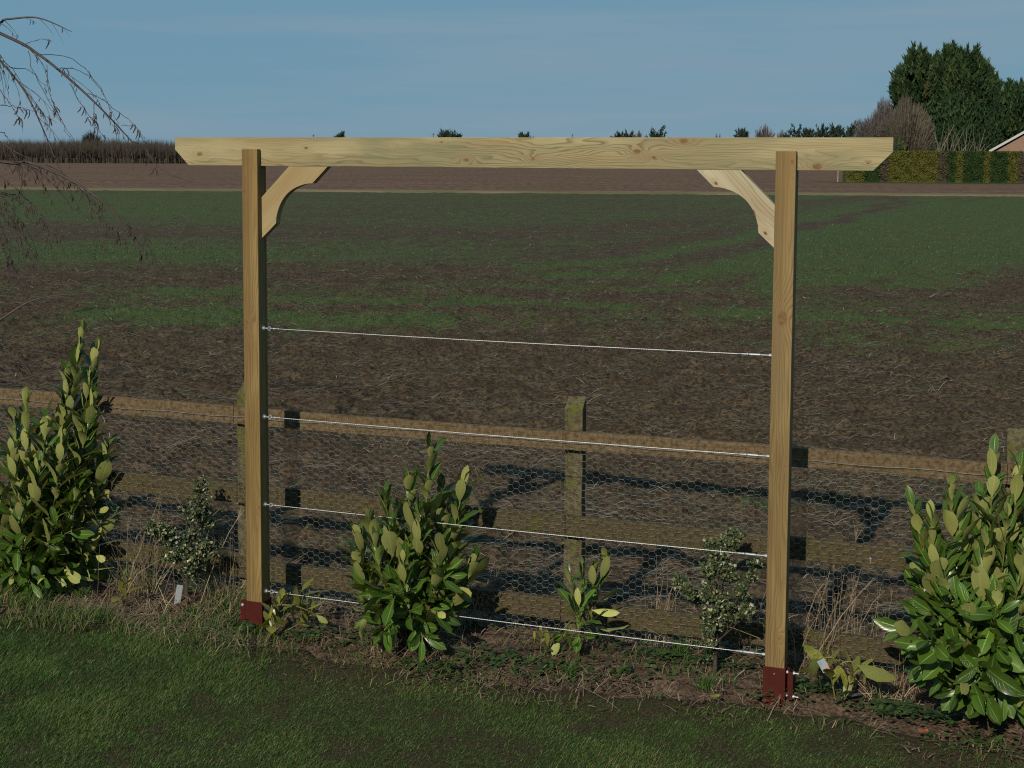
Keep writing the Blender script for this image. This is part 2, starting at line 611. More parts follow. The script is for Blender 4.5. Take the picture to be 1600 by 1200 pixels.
M['grass'] = blade_mat('lawn_blade', [(0, (.075, .165, .032)), (.4, (.135, .275, .052)), (.72, (.215, .355, .078)), (.88, (.36, .37, .12)), (1, (.56, .46, .25))], .38)
M['crop'] = blade_mat('crop_blade', [(0, (.06, .12, .036)), (.6, (.095, .17, .05)), (1, (.15, .22, .07))], .25)
M['straw'] = blade_mat('dry_straw', [(0, (.2, .14, .09)), (.5, (.4, .31, .2)), (.85, (.56, .46, .32)), (1, (.7, .62, .47))], .1, .6)
M['stalk'] = blade_mat('dead_stalk', [(0, (.3, .21, .125)), (.5, (.56, .42, .26)), (1, (.78, .64, .44))], .1, .6)
M['litter'] = blade_mat('leaf_litter', [(0, (.09, .05, .032)), (.5, (.22, .13, .08)), (.85, (.36, .24, .15)), (1, (.5, .38, .26))], .05, .7)
M['weed'] = blade_mat('weed_leaf', [(0, (.035, .08, .02)), (.6, (.08, .15, .036)), (1, (.14, .22, .055))], .2)
M['beam'] = wood('beam_wood', (.66, .56, .31), (.46, .4, .215), (.22, .18, .075), 'X',
                 knots=[(-.36, -.015, .013, .03), (.26, .02, .009, .03), (1.0, .05, .006, .02), (1.13, -.035, .009, -.03), (1.47, -.03, .008, .03),
                        (1.98, .008, .014, .035), (2.06, -.02, .009, -.03), (2.2, .055, .016, .03), (2.8, -.055, .018, .04), (3.02, -.04, .005, .015)],
                 freq=84, contrast=.8, stain=(.25, .27, .15), stain_amt=.75, warm=(.58, .4, .18))
M['post_a'] = wood('post_wood', (.52, .37, .14), (.35, .225, .075), (.19, .11, .035), 'Z',
                   knots=[(1.62, -.03, .02, .04), (.66, .035, .009, .03), (2.3, -.03, .01, .03)], freq=70, contrast=.85, stain=(.27, .16, .06), stain_amt=.75, warm=(.4, .24, .08), stripes=.6)
M['post_b'] = wood('post_wood_knotty', (.5, .36, .155), (.35, .235, .09), (.2, .12, .04), 'Z',
                   knots=[(1.77, .0, .03, .05), (2.47, .03, .01, .03), (.3, .02, .008, .03), (1.1, .03, .005, .02)], freq=75, contrast=.95, stain=(.3, .22, .1), stain_amt=.7, warm=(.45, .27, .09), stripes=.5)
M['brace_a'] = wood('brace_wood', (.62, .48, .25), (.56, .42, .2), (.36, .255, .1), 'X', rot=R(45), knots=[(.02, .03, .005, .015)], freq=60, contrast=.35, stain=(.44, .4, .2), stain_amt=.6, warm=(.55, .38, .17))
M['brace_b'] = wood('brace_wood_pale', (.82, .73, .5), (.7, .62, .43), (.36, .28, .13), 'X', rot=R(-45),
                    knots=[(.06, .03, .019, .04), (.01, -.02, .012, .03), (-.12, -.03, .011, .03), (-.15, .005, .009, .02), (.17, .01, .009, .02)], freq=48, contrast=.6, stain=(.36, .34, .17), stain_amt=.85, warm=(.6, .47, .27))


def weathered(name, c1, c2, moss, moss_amt, along='X'):
    t = NT(name)
    v = t.obj()
    sc = (1.6, 55, 55) if along == 'X' else (55, 55, 1.6)
    n = t.noise(t.mapped(v, scale=sc), 2., 5, .65)
    n2 = t.noise(v, 7., 4, .6)
    n3 = t.noise(v, 40., 4, .7)
    col = t.mix(t.smooth(n, .3, .7), c1, c2)
    col = t.mix(t.smooth(n3, .35, .6), [q * .55 for q in c1], col)
    col = t.mix(t.smooth(t.math('ADD', n2, t.math('MULTIPLY', t.math('SUBTRACT', n3, .5), .5)), .5, .68, 0, moss_amt), col, moss)
    crack = t.smooth(t.noise(t.mapped(v, scale=(1.5, 60, 60) if along == 'X' else (60, 60, 1.5)), 1.5, 3, .5), .64, .7)
    col = t.mix(t.math('MULTIPLY', crack, .6), col, (.04, .03, .02))
    return t.done(t.principled(col, .9, t.bump(t.math('ADD', n, n3), .5, .006), spec=.15))


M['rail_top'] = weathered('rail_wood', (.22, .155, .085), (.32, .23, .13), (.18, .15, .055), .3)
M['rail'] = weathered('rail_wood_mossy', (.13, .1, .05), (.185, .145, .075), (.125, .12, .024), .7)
M['fpost'] = weathered('fence_post_wood', (.18, .15, .08), (.25, .215, .12), (.15, .175, .025), .85, 'Z')
t = NT('red_paint')
v = t.obj()
n = t.noise(v, 30., 4, .6)
col = t.mix(t.smooth(n, .3, .75), (.095, .014, .009), (.125, .02, .013))
col = t.mix(t.smooth(t.noise(v, 14., 5, .7), .62, .75, 0, .3), col, (.1, .05, .035))
M['red'] = t.done(t.principled(col, .55, t.bump(n, .08, .002), spec=.2))
M['zinc'] = simple('zinc', (.34, .36, .38), .6, .85, .5, .12, 90.)
M['cable'] = simple('steel_cable', (.42, .44, .45), .5, .7, .5, .1, 300.)
M['mesh'] = simple('galvanised_wire', (.47, .49, .48), .55, .3, .5, .25, 20.)
M['laurel'] = two_sided('laurel_leaf', (.095, .195, .028), (.56, .62, .2), .28, .6, .14, spec=.32)
M['aucuba'] = two_sided('spotted_leaf', (.15, .24, .03), (.27, .34, .07), .36, .6, .25, spots=(.52, .46, .1), veins=False, var=.25)
M['holly'] = two_sided('variegated_leaf', (.045, .085, .03), (.12, .15, .07), .45, .6, .12, rnd='attr', veins=False, var=.5)
t = NT('variegated_small_leaf')
rv = t.attr('rnd')
uv = t.n('TexCoord').outputs['UV']
col = t.n('ValToRGB', {0: rv})
cr = col.color_ramp
cr.elements[0].position, cr.elements[0].color = 0, (.05, .085, .035, 1)
cr.elements[1].position, cr.elements[1].color = 1, (.62, .58, .32, 1)
e = cr.elements.new(.5)
e.color = (.09, .14, .055, 1)
e = cr.elements.new(.8)
e.color = (.26, .28, .12, 1)
M['holly'] = t.done(t.principled(col.outputs[0], .4))
M['stem'] = simple('green_stem', (.24, .22, .05), .5, var=.3, scale=12.)
M['bark'] = simple('brown_stem', (.085, .06, .04), .85, var=.4, scale=40., bump=.4)
M['twig'] = simple('birch_twig', (.085, .055, .045), .7, var=.3, scale=10.)
M['catkin'] = simple('catkin', (.06, .03, .02), .8, var=.3, scale=10.)
t = NT('birch_bark')
v = t.obj()
n = t.noise(t.mapped(v, scale=(6, 6, 30)), 1., 4, .6)
col = t.mix(t.smooth(n, .55, .7), (.55, .5, .44), (.05, .04, .035))
M['birch'] = t.done(t.principled(col, .75, t.bump(n, .3, .01)))
M['bare_grey'] = blade_mat('bare_twigs_grey', [(0, (.14, .122, .118)), (.6, (.235, .21, .195)), (1, (.34, .31, .28))], 0, .8, .1)
M['bare_brown'] = blade_mat('bare_twigs_brown', [(0, (.1, .082, .064)), (.5, (.205, .18, .135)), (1, (.37, .34, .26))], 0, .8, .1)
M['bare_wood'] = blade_mat('bare_woodland', [(0, (.05, .044, .034)), (.6, (.105, .092, .072)), (.9, (.15, .135, .11)), (1, (.3, .29, .27))], 0, .9, .1)
M['conifer'] = blade_mat('conifer_spray', [(0, (.03, .07, .03)), (.5, (.075, .14, .055)), (.85, (.13, .2, .07)), (1, (.22, .23, .09))], .2, .7, .1)
M['far_tree'] = blade_mat('far_evergreen', [(0, (.04, .068, .05)), (1, (.08, .115, .075))], 0, .8, .1)  # skyline greens paled: distance haze is mixed into the leaf colour
M['hedge_gold'] = blade_mat('hedge_gold', [(0, (.15, .16, .035)), (.6, (.215, .22, .05)), (1, (.28, .27, .07))], .1, .7, .1)
M['hedge_green'] = blade_mat('hedge_green', [(0, (.04, .085, .026)), (.6, (.07, .125, .036)), (1, (.11, .165, .05))], .1, .7, .1)
M['hedge_brown'] = blade_mat('hedge_brown', [(0, (.1, .085, .058)), (.6, (.18, .155, .105)), (1, (.25, .215, .14))], 0, .8, .1)
M['white'] = simple('white_board', (.78, .78, .77), .5)
M['roof'] = simple('roof_tile', (.12, .075, .055), .85, var=.3, scale=3.)
t = NT('brick_wall')
br = t.n('TexBrick', {'Vector': t.mapped(t.obj(), rot=(R(90), 0, 0)), 'Color1': (.4, .22, .14, 1), 'Color2': (.46, .28, .19, 1), 'Mortar': (.42, .36, .3, 1), 'Scale': 4.4, 'Mortar Size': .015})
M['brick'] = t.done(t.principled(br.outputs['Color'], .9))
M['label'] = simple('white_plastic', (.3, .33, .36), .5)
M['print_dark'] = simple('dark_print', (.04, .045, .05), .5)
M['print_blue'] = simple('blue_print', (.04, .24, .5), .4)
M['print_red'] = simple('red_print', (.6, .06, .03), .4)
M['black_cane'] = simple('dark_cane', (.03, .028, .026), .6)
M['orange_leaf'] = simple('orange_leaf', (.42, .11, .025), .7, var=.3)

# ------------------------------------------------------------------ the ground
# base plain to the horizon
me = mesh_np('ground', [(-6000, -200, -.16), (6000, -200, -.16), (6000, 8000, -.16), (-6000, 8000, -.16)], [(0, 1, 2, 3)])
me.attributes.new('green', 'FLOAT', 'POINT')
tag(obj('ground', me, M['field']), kind='structure')

rows = np.concatenate([np.geomspace(6.0, 32, 430), np.geomspace(33, 108, 100)])
cols = np.linspace(-.6, .6, 440)
YY, CC = np.meshgrid(rows, cols, indexing='ij')
XX = CC * (YY + 1.5)
amp = np.clip(1.2 - (YY - 6) / 60, .5, 1)
ZZ = (fbm(XX * 6, YY * 6, 4, 3, .6) - .5) * .12 * amp + (fbm(XX * .8, YY * .8, 2, 17) - .5) * .06 - .035
clod = np.maximum(0, vnoise(XX * 11, YY * 11, 44) - .6) * .17
ZZ = ZZ + clod * amp
ZZ = ZZ - .25 * np.clip((.12 - (XX - FP.x) * FV.x - (YY - FP.y) * FV.y) / .3, 0, 1)
nr, nc = XX.shape
idx = np.arange(nr * nc).reshape(nr, nc)
Q = np.stack([idx[:-1, :-1], idx[:-1, 1:], idx[1:, 1:], idx[1:, :-1]], -1).reshape(-1, 4)
me = mesh_np('field', np.stack([XX, YY, ZZ], -1).reshape(-1, 3), Q, {'green': crop(XX, YY).ravel()}, smooth=True)
tag(obj('field', me, M['field']), kind='structure')


def strip_poly(name, pts, z, mat, sub=1):
    Vv = [(p[0], p[1], z) for p in pts]
    return tag(obj(name, mesh_np(name, Vv, [tuple(range(len(pts)))]), mat), kind='structure')


# far edge of the crop, the grass margin and the ploughed land beyond it
b0, b1 = unproj(-300, 291.5), unproj(1900, 306.5)
fl, fr = unproj(-300, 294.5), unproj(1900, 309)
farY = 760
g_ = [(fl.x, fl.y), (fr.x, fr.y), (b1.x, b1.y), (b0.x, b0.y)]
# uneven tussocky margin
ns = 260
Vm, Fm = [], []
for i in range(ns):
    q = i / (ns - 1)
    a_ = Vector((*g_[0], 0)).lerp(Vector((*g_[1], 0)), q)
    b_ = Vector((*g_[3], 0)).lerp(Vector((*g_[2], 0)), q)
    wv = float(fbm(q * 60, 1.3, 4, 8))
    for k in range(4):
        p = a_.lerp(b_, [-.35 * wv, .3, .7, 1 + .6 * wv][k])
        Vm.append((p.x, p.y, [-.4, .05, .06, .0][k] * (.4 + wv) + .035))
for i in range(ns - 1):
    for k in range(3):
        Fm.append((i * 4 + k, i * 4 + 4 + k, i * 4 + 5 + k, i * 4 + 1 + k))
tag(obj('field_margin', mesh_np('field_margin', Vm, Fm), M['margin']), kind='structure')
tag(obj('ploughed_field', mesh_np('ploughed_field', [(b0.x, b0.y, .035), (b1.x, b1.y, .035), (330, farY, .035), (-420, farY, .035)], [(0, 1, 2, 3)]), M['plough']), kind='structure')

# lawn
s_ = np.linspace(-3.2, 5.2, 240)
k_ = np.linspace(0, 1, 90)
S2, K2 = np.meshgrid(s_, k_, indexing='ij')
et = lawn_edge(S2) + (fbm(S2 * 3, S2 * 0 + .5, 3, 6) - .5) * .22
T2 = -3.6 + (et + .1 + 3.6) * K2
LX = A.x + U.x * S2 + V.x * T2
LY = A.y + U.y * S2 + V.y * T2
LZ = .012 + (fbm(LX * 2, LY * 2, 4, 12) - .5) * .03 - .05 * np.clip((K2 - .97) / .03, 0, 1)
nr, nc = LX.shape
idx = np.arange(nr * nc).reshape(nr, nc)
Q = np.stack([idx[:-1, :-1], idx[1:, :-1], idx[1:, 1:], idx[:-1, 1:]], -1).reshape(-1, 4)
tag(obj('lawn', mesh_np('lawn', np.stack([LX, LY, LZ], -1).reshape(-1, 3), Q, smooth=True), M['lawn']), kind='structure')

# planting bed, from the lawn's edge to just past the fence
s_ = np.linspace(-3.2, 5.2, 420)
k_ = np.linspace(0, 1, 110)
S2, K2 = np.meshgrid(s_, k_, indexing='ij')
t0 = lawn_edge(S2) - .03
fd = (FP - A).dot(V) - (S2 - (FP - A).dot(U)) * 0
t1 = fd + .22
T2 = t0 + (t1 - t0) * K2
BX = A.x + U.x * S2 + V.x * T2
BY = A.y + U.y * S2 + V.y * T2
mound = np.clip(K2 * 3.5, 0, 1) * np.clip((1 - K2) * 5, 0, 1)


def bed_z(X, Y, m=1.):
    return (fbm(X * 5, Y * 5, 5, 71, .6) - .5) * .08 + np.maximum(0, vnoise(X * 16, Y * 16, 72) - .6) * .06 + .012


BZ = np.where(mound > 0, bed_z(BX, BY) * (.4 + .6 * mound), 0) - .06 * (1 - mound)
nr, nc = BX.shape
idx = np.arange(nr * nc).reshape(nr, nc)
Q = np.stack([idx[:-1, :-1], idx[1:, :-1], idx[1:, 1:], idx[:-1, 1:]], -1).reshape(-1, 4)
tag(obj('planting_bed', mesh_np('planting_bed', np.stack([BX, BY, BZ], -1).reshape(-1, 3), Q, smooth=True), M['bed']), kind='structure')


# ------------------------------------------------------------------ blades, straw
def blades(name, P, h, wd, lean, az, rnd, mat, bend=.5, kind='stuff', parent=None):
    """narrow bent two-piece blades at points P"""
    n = len(P)
    d = np.stack([np.cos(az), np.sin(az), np.zeros(n)], -1)
    sd = np.stack([-np.sin(az + 1.0), np.cos(az + 1.0), np.zeros(n)], -1) * wd[:, None]
    up = np.array([0, 0, 1.])
    m = P + d * (h * np.sin(lean * .5) * .55)[:, None] + up * (h * np.cos(lean * .5) * .55)[:, None]
    l2 = lean + bend
    tip = m + d * (h * np.sin(l2) * .45)[:, None] + up * (h * np.cos(l2) * .45)[:, None]
    Vv = np.stack([P - sd, P + sd, m + sd * .8, m - sd * .8, tip], 1).reshape(-1, 3)
    b = np.arange(n)[:, None] * 5
    T = np.concatenate([b + np.array([[0, 1, 2]]), b + np.array([[0, 2, 3]]), b + np.array([[3, 2, 4]])], 1).reshape(-1, 3)
    me = mesh_np(name, Vv, T, {'rnd': np.repeat(rnd, 5)})
    o = obj(name, me, mat, parent)
    if kind:
        o['kind'] = kind
    return o


def straws(name, P, ln, wd, az, tilt, rnd, mat):
    """flat straw pieces lying about"""
    n = len(P)
    d = np.stack([np.cos(az) * np.cos(tilt), np.sin(az) * np.cos(tilt), np.sin(tilt)], -1) * (ln / 2)[:, None]
    sd = np.stack([-np.sin(az), np.cos(az), np.zeros(n)], -1) * wd[:, None]
    up = np.array([0, 0, 1.]) * (ln * .06)[:, None]
    Vv = np.stack([P - d - sd, P - d + sd, P + up + sd, P + up - sd, P + d + sd, P + d - sd], 1).reshape(-1, 3)
    b = np.arange(n)[:, None] * 6
    Qd = np.concatenate([b + np.array([[0, 3, 2, 1]]), b + np.array([[3, 5, 4, 2]])], 1).reshape(-1, 4)
    me = mesh_np(name, Vv, Qd, {'rnd': np.repeat(rnd, 6)})
    o = obj(name, me, mat)
    o['kind'] = 'stuff'
    return o


# lawn grass
n = 560000
s = rng.uniform(-2.1, 4.2, n)
tt = rng.uniform(-2.2, .35, n)
ed = lawn_edge(s)
X = A.x + U.x * s + V.x * tt
Y = A.y + U.y * s + V.y * tt
patch = fbm(X * 2.2, Y * 2.2, 4, 55)
patch2 = fbm(X * 7, Y * 7, 3, 56)
edge_n = (fbm(X * 6, Y * 6, 3, 57) - .5) * .35 + (fbm(X * 1.7, Y * 1.7, 2, 59) - .5) * .35
keep = (tt < ed + edge_n) & (Y > 4.3) & (np.abs(X) < Y * .45 + .3) & (rng.random(n) < np.clip((patch2 * .6 + patch * .4 - .28) * 5.0, .4, 1)) & (rng.random(n) < np.clip((ed + edge_n - tt) / .26, .15, 1))
X, Y, patch, patch2, s, tt, ed = [q[keep] for q in (X, Y, patch, patch2, s, tt, ed)]
n = len(X)
near_edge = np.clip(1 - (ed - tt) / .35, 0, 1)
yl = np.clip(fbm(X * 1.3 + 4, Y * 1.3, 3, 58) * 1.6 - .55, 0, 1)
leftrich = np.clip((.6 - s) / 1.5, 0, 1)
rnd = np.clip(rng.normal(.34, .2, n) + (patch - .5) * .9 + (patch2 - .5) * .6 - .05 + near_edge * .18 * rng.random(n) + .12 * yl - .12 * leftrich, 0, 1)
rnd = np.where(rng.random(n) < .06, rng.uniform(.85, 1, n), rnd)
hgt = rng.uniform(.015, .036, n) * (.75 + .7 * patch) * (1 + .35 * leftrich)
blades('lawn_grass', np.stack([X, Y, np.full(n, .0) + (fbm(X * 2, Y * 2, 4, 12) - .5) * .03], -1), hgt, rng.uniform(.0009, .0018, n), rng.uniform(.1, 1.1, n),
       rng.uniform(0, 2 * PI, n), rnd, M['grass'])


def frustum_pts(n, y0, y1, power=1.):
    """random field points with more of them near by"""
    q = rng.random(n)
    Y = y0 * (y1 / y0) ** (q ** power)
    X = rng.uniform(-.5, .5, n) * (Y + 1)
    return X, Y


def field_z(X, Y):
    a_ = np.clip(1.2 - (Y - 6) / 60, .5, 1)
    return (fbm(X * 6, Y * 6, 4, 3, .6) - .5) * .12 * a_ + (fbm(X * .8, Y * .8, 2, 17) - .5) * .06 - .035 + np.maximum(0, vnoise(X * 11, Y * 11, 44) - .6) * .17 * a_


# stubble straw on the field
X, Y = frustum_pts(80000, 7.3, 70)
fs = (X - FP.x) * FV.x + (Y - FP.y) * FV.y
cl = fbm(X * 1.1, Y * 1.1, 4, 81)
keep = (fs > .2) & (rng.random(len(X)) < np.clip((cl - .36) * 3.6, .05, 1)) & (rng.random(len(X)) < 1 - .6 * crop(X, Y))
X, Y = X[keep], Y[keep]
n = len(X)
far = np.clip(Y / 12, 1, 3)
straws('stubble_straw', np.stack([X, Y, field_z(X, Y) + .012], -1), rng.gamma(2.2, .042, n) + .03, rng.uniform(.0012, .0034, n) * far, rng.normal(.0, .55, n) + .08, rng.normal(0, .16, n),
       np.clip(rng.normal(.55, .27, n), 0, 1), M['straw'])

# young corn in its drills
X, Y = frustum_pts(230000, 8.5, 90)
g = crop(X, Y)
fs = (X - FP.x) * FV.x + (Y - FP.y) * FV.y
keep = (fs > .5) & (rng.random(len(X)) < np.clip(g * 1.25 - .1, 0, 1)) & (fbm(X * 3, Y * 3, 3, 91) > .36)
X, Y, g = X[keep], Y[keep], g[keep]
n = len(X)
far = np.clip(Y / 14, 1, 2.6)
blades('young_crop', np.stack([X, Y, field_z(X, Y)], -1), rng.uniform(.035, .08, n) * (.7 + .5 * g), rng.uniform(.0016, .0034, n) * far, rng.uniform(.1, .9, n), rng.uniform(0, 2 * PI, n),
       np.clip(rng.normal(.45, .25, n), 0, 1), M['crop'])

# litter, dead straw, weeds and grass of the bed
n = 14000
s = rng.uniform(-2.4, 4.3, n)
lo = lawn_edge(s) - .32 * rng.random(n)
tt = lo + rng.random(n) * (.85 - lo)
X = A.x + U.x * s + V.x * tt
Y = A.y + U.y * s + V.y * tt
kp = (fbm(X * 3, Y * 3, 3, 61) > .42)
X, Y = X[kp], Y[kp]
n = len(X)
straws('bed_litter', np.stack([X, Y, np.maximum(bed_z(X, Y), .018) + .008], -1), rng.gamma(2., .011, n) + .008, rng.uniform(.001, .0038, n), rng.uniform(0, PI, n), rng.normal(0, .25, n), np.clip(rng.normal(.45, .28, n), 0, 1), M['litter'])
n = 9000
s = np.where(rng.random(n) < .55, rng.normal(-.75, .65, n), rng.uniform(-2.2, 4.2, n))
lo = lawn_edge(s) - .25 * rng.random(n)
tt = lo + (rng.random(n) ** .8) * (.75 - lo)
X = A.x + U.x * s + V.x * tt
Y = A.y + U.y * s + V.y * tt
kp = (fbm(X * 2.5, Y * 2.5, 3, 62) > .45)
X, Y = X[kp], Y[kp]
n = len(X)
straws('bed_straw', np.stack([X, Y, np.maximum(bed_z(X, Y), .018) + .012], -1), rng.gamma(2.4, .03, n) + .02, rng.uniform(.0008, .0022, n), rng.uniform(0, PI, n), rng.normal(.05, .3, n), np.clip(rng.normal(.42, .25, n), 0, 1), M['straw'])

# creeping weeds: small round leaves in patches
P, rn = [], []
for (px, py, k, rr) in [(760, 1040, 150, .16), (860, 1050, 180, .16), (1040, 1030, 420, .17), (1085, 1015, 220, .1), (1160, 1020, 300, .12), (1240, 1085, 260, .13), (1420, 1120, 160, .14), (690, 1055, 160, .12),
                        (800, 1040, 120, .14), (560, 1000, 140, .12), (1290, 1085, 150, .12), (1120, 1045, 300, .14), (640, 1045, 120, .1), (390, 985, 240, .12), (350, 960, 200, .14), (480, 1000, 150, .12), (1470, 1135, 130, .12),
                        (730, 985, 120, .12), (330, 925, 250, .16), (1380, 1110, 130, .13), (970, 1060, 130, .2), (1530, 1170, 120, .15)]:
    c = unproj(px, py)
    for i in range(k):
        r_ = rr * abs(random.gauss(0, .6))
        a_ = random.random() * 2 * PI
        P.append((c.x + r_ * math.cos(a_) * 1.7, c.y + r_ * math.sin(a_), 0))
P = np.array(P)
P[:, 2] = bed_z(P[:, 0], P[:, 1]) + rng.uniform(.0, .035, len(P))
n = len(P)
az = rng.uniform(0, 2 * PI, n)
ln = rng.uniform(.008, .017, n)
d = np.stack([np.cos(az), np.sin(az), rng.uniform(-.1, .5, n)], -1) * ln[:, None]
sd = np.stack([-np.sin(az), np.cos(az), rng.uniform(-.3, .3, n)], -1) * (ln * .75)[:, None]
Vv = np.stack([P - d, P - d * .3 + sd, P + d * .6 + sd * .8, P + d, P + d * .6 - sd * .8, P - d * .3 - sd], 1).reshape(-1, 3)
b = np.arange(n)[:, None] * 6
Qd = np.concatenate([b + np.array([[0, 5, 2, 1]]) * 1, b + np.array([[5, 4, 3, 2]])], 1).reshape(-1, 4)
tag(obj('weeds', mesh_np('weeds', Vv, Qd, {'rnd': np.repeat(np.clip(rng.normal(.45, .25, n), 0, 1), 6)}), M['weed']), kind='stuff')

# rough grass of the bed, thick at the left
n = 15000
s = np.where(rng.random(n) < .62, rng.normal(-1., .6, n), rng.uniform(-2.2, 4.2, n))
lo = lawn_edge(s) - .3 * rng.random(n)
tt = lo + rng.random(n) ** 1.3 * (.7 - lo)
X = A.x + U.x * s + V.x * tt
Y = A.y + U.y * s + V.y * tt
kp = (fbm(X * 4, Y * 4, 3, 63) > .5)
for s0 in (-PW / 2, SPAN - PW / 2):
    kp &= ~((np.abs(s - s0) < .1) & (tt < .1) & (tt > -.16))
X, Y, s = X[kp], Y[kp], s[kp]
n = len(X)
dead = rng.random(n) < .32
blades('bed_grass', np.stack([X, Y, bed_z(X, Y)], -1), rng.uniform(.03, .12, n) * np.where(s < .1, 1.15, .7), rng.uniform(.0012, .0026, n), rng.uniform(.1, 1.1, n), rng.uniform(0, 2 * PI, n),
       np.where(dead, rng.uniform(.85, 1, n), np.clip(rng.normal(.35, .2, n), 0, .8)), M['grass'])


# ------------------------------------------------------------------ the timber frame with its wires
arch = thing('pergola_arch', A, 'tall square frame of new pale timber with two curved braces and four taut wires', 'pergola', rz=-PHI)


def post(s0, mat, name='post'):
    m = MB()
    prof = [(0, 0), (PW, 0), (PW, BB - .001), (VB, BB - .001), (VB, ZT), (0, ZT)]
    x0, x1 = -PW / 2, PW / 2
    vs = [(x0, y - PW / 2, z) for y, z in prof] + [(x1, y - PW / 2, z) for y, z in prof]
    k = len(prof)
    fs = [(0, 1, 2, 3), (0, 3, 4, 5), (k + 3, k + 2, k + 1, k), (k + 5, k + 4, k + 3, k)] + [(i, i + k, (i + 1) % k + k, (i + 1) % k) for i in range(k)]
    m.add(vs, fs)
    o = m.build(name, mat, arch, loc=(s0 - PW / 2, PW / 2, 0))
    b = bmesh.new()
    b.from_mesh(o.data)
    bmesh.ops.recalc_face_normals(b, faces=b.faces)
    bmesh.ops.dissolve_limit(b, angle_limit=.02, verts=b.verts, edges=b.edges)
    bmesh.ops.bevel(b, geom=[e for e in b.edges], offset=.0035, segments=2, affect='EDGES', profile=.6)
    b.to_mesh(o.data)
    b.free()
    return o


post(0, M['post_a'])
post(SPAN, M['post_b'])
# the beam: board with its lower corners cut off at 45 degrees
bd, ch = .047, .082
zc = (BT + BB) / 2
hh = (BT - BB) / 2
xl, xr = -BL, SPAN + BR
poly = [(xl, hh), (xl, -hh + ch), (xl + ch, -hh), (xr - ch, -hh), (xr, -hh + ch), (xr, hh)]
m = MB()
y0, y1 = VB + .002, VB + .002 + bd
m.add([(x, y0, z) for x, z in poly] + [(x, y1, z) for x, z in poly],
      [(0, 1, 2, 3, 4, 5), (11, 10, 9, 8, 7, 6)] + [(i, i + 6, (i + 1) % 6 + 6, (i + 1) % 6) for i in range(6)])
o = m.build('beam', M['beam'], arch, loc=(0, 0, zc))
bm_bevel(o, .0025)


def brace(side, mat, x_post, cut):
    """curved knee brace; a from the post face, b below the beam"""
    pts = [(0, .16), (.16, 0), (.395 - cut, 0), (.302 - cut * .6, .091 - cut * .4)]
    c0, c1 = Vector((.302 - cut * .6, .091 - cut * .4)), Vector((.089 - cut * .4, .301 - cut * .6))
    for i in range(1, 14):
        q = i / 14
        p = c0.lerp(c1, q)
        k = .062 * math.sin(PI * q) ** .8
        pts.append((p.x - k * .707, p.y - k * .707))
    pts += [(c1.x, c1.y), (0, .385 - cut)]
    cx, cz = .17, -.17
    vs = []
    for y in (VB + .003, VB + .003 + .044):
        vs += [((a - cx) * side, y, (-b - cz)) for a, b in pts]
    k = len(pts)
    m = MB()
    # fan of quads between the straight edge and the scooped edge keeps the face clean
    m.add(vs, [tuple(range(k)), tuple(range(2 * k - 1, k - 1, -1))] + [(i, (i + 1) % k, (i + 1) % k + k, i + k) for i in range(k)])
    o = m.build('brace', mat, arch, loc=(x_post + side * cx, 0, BB - .001 + cz))
    b_ = bmesh.new()
    b_.from_mesh(o.data)
    bmesh.ops.recalc_face_normals(b_, faces=b_.faces)
    b_.to_mesh(o.data)
    b_.free()
    return o


brace(1, M['brace_a'], .001, .016)
tag(brace(-1, M['brace_b'], SPAN - PW - .001, .034), 'paler knotty brace')


def lathe(m, origin, axis, prof, n=10):
    """profile of (distance along, radius) turned round an axis"""
    pts = [Vector(origin) + Vector(axis) * d for d, r in prof]
    ax = Vector(axis).normalized()
    e = ax.cross(Vector((0, 0, 1)))
    if e.length < .1:
        e = ax.cross(Vector((1, 0, 0)))
    e.normalize()
    g = ax.cross(e)
    vs, fs = [], []
    for p, (d, r) in zip(pts, prof):
        for k in range(n):
            q = 2 * PI * k / n
            vs.append(p + (e * math.cos(q) + g * math.sin(q)) * r)
    for i in range(len(prof) - 1):
        for k in range(n):
            fs.append((i * n + k, i * n + (k + 1) % n, (i + 1) * n + (k + 1) % n, (i + 1) * n + k))
    fs.append(tuple(range(n)))
    fs.append(tuple(range((len(prof) - 1) * n, len(prof) * n)))
    m.add(vs, fs)


def torus(m, c, ax1, ax2, R0, r, n=14, k=6):
    c, ax1, ax2 = Vector(c), Vector(ax1), Vector(ax2)
    up = ax1.cross(ax2)
    vs, fs = [], []
    for i in range(n):
        q = 2 * PI * i / n
        d = ax1 * math.cos(q) + ax2 * math.sin(q)
        for j in range(k):
            w_ = 2 * PI * j / k
            vs.append(c + d * (R0 + r * math.cos(w_)) + up * (r * math.sin(w_)))
    for i in range(n):
        for j in range(k):
            fs.append((i * k + j, ((i + 1) % n) * k + j, ((i + 1) % n) * k + (j + 1) % k, i * k + (j + 1) % k))
    m.add(vs, fs)


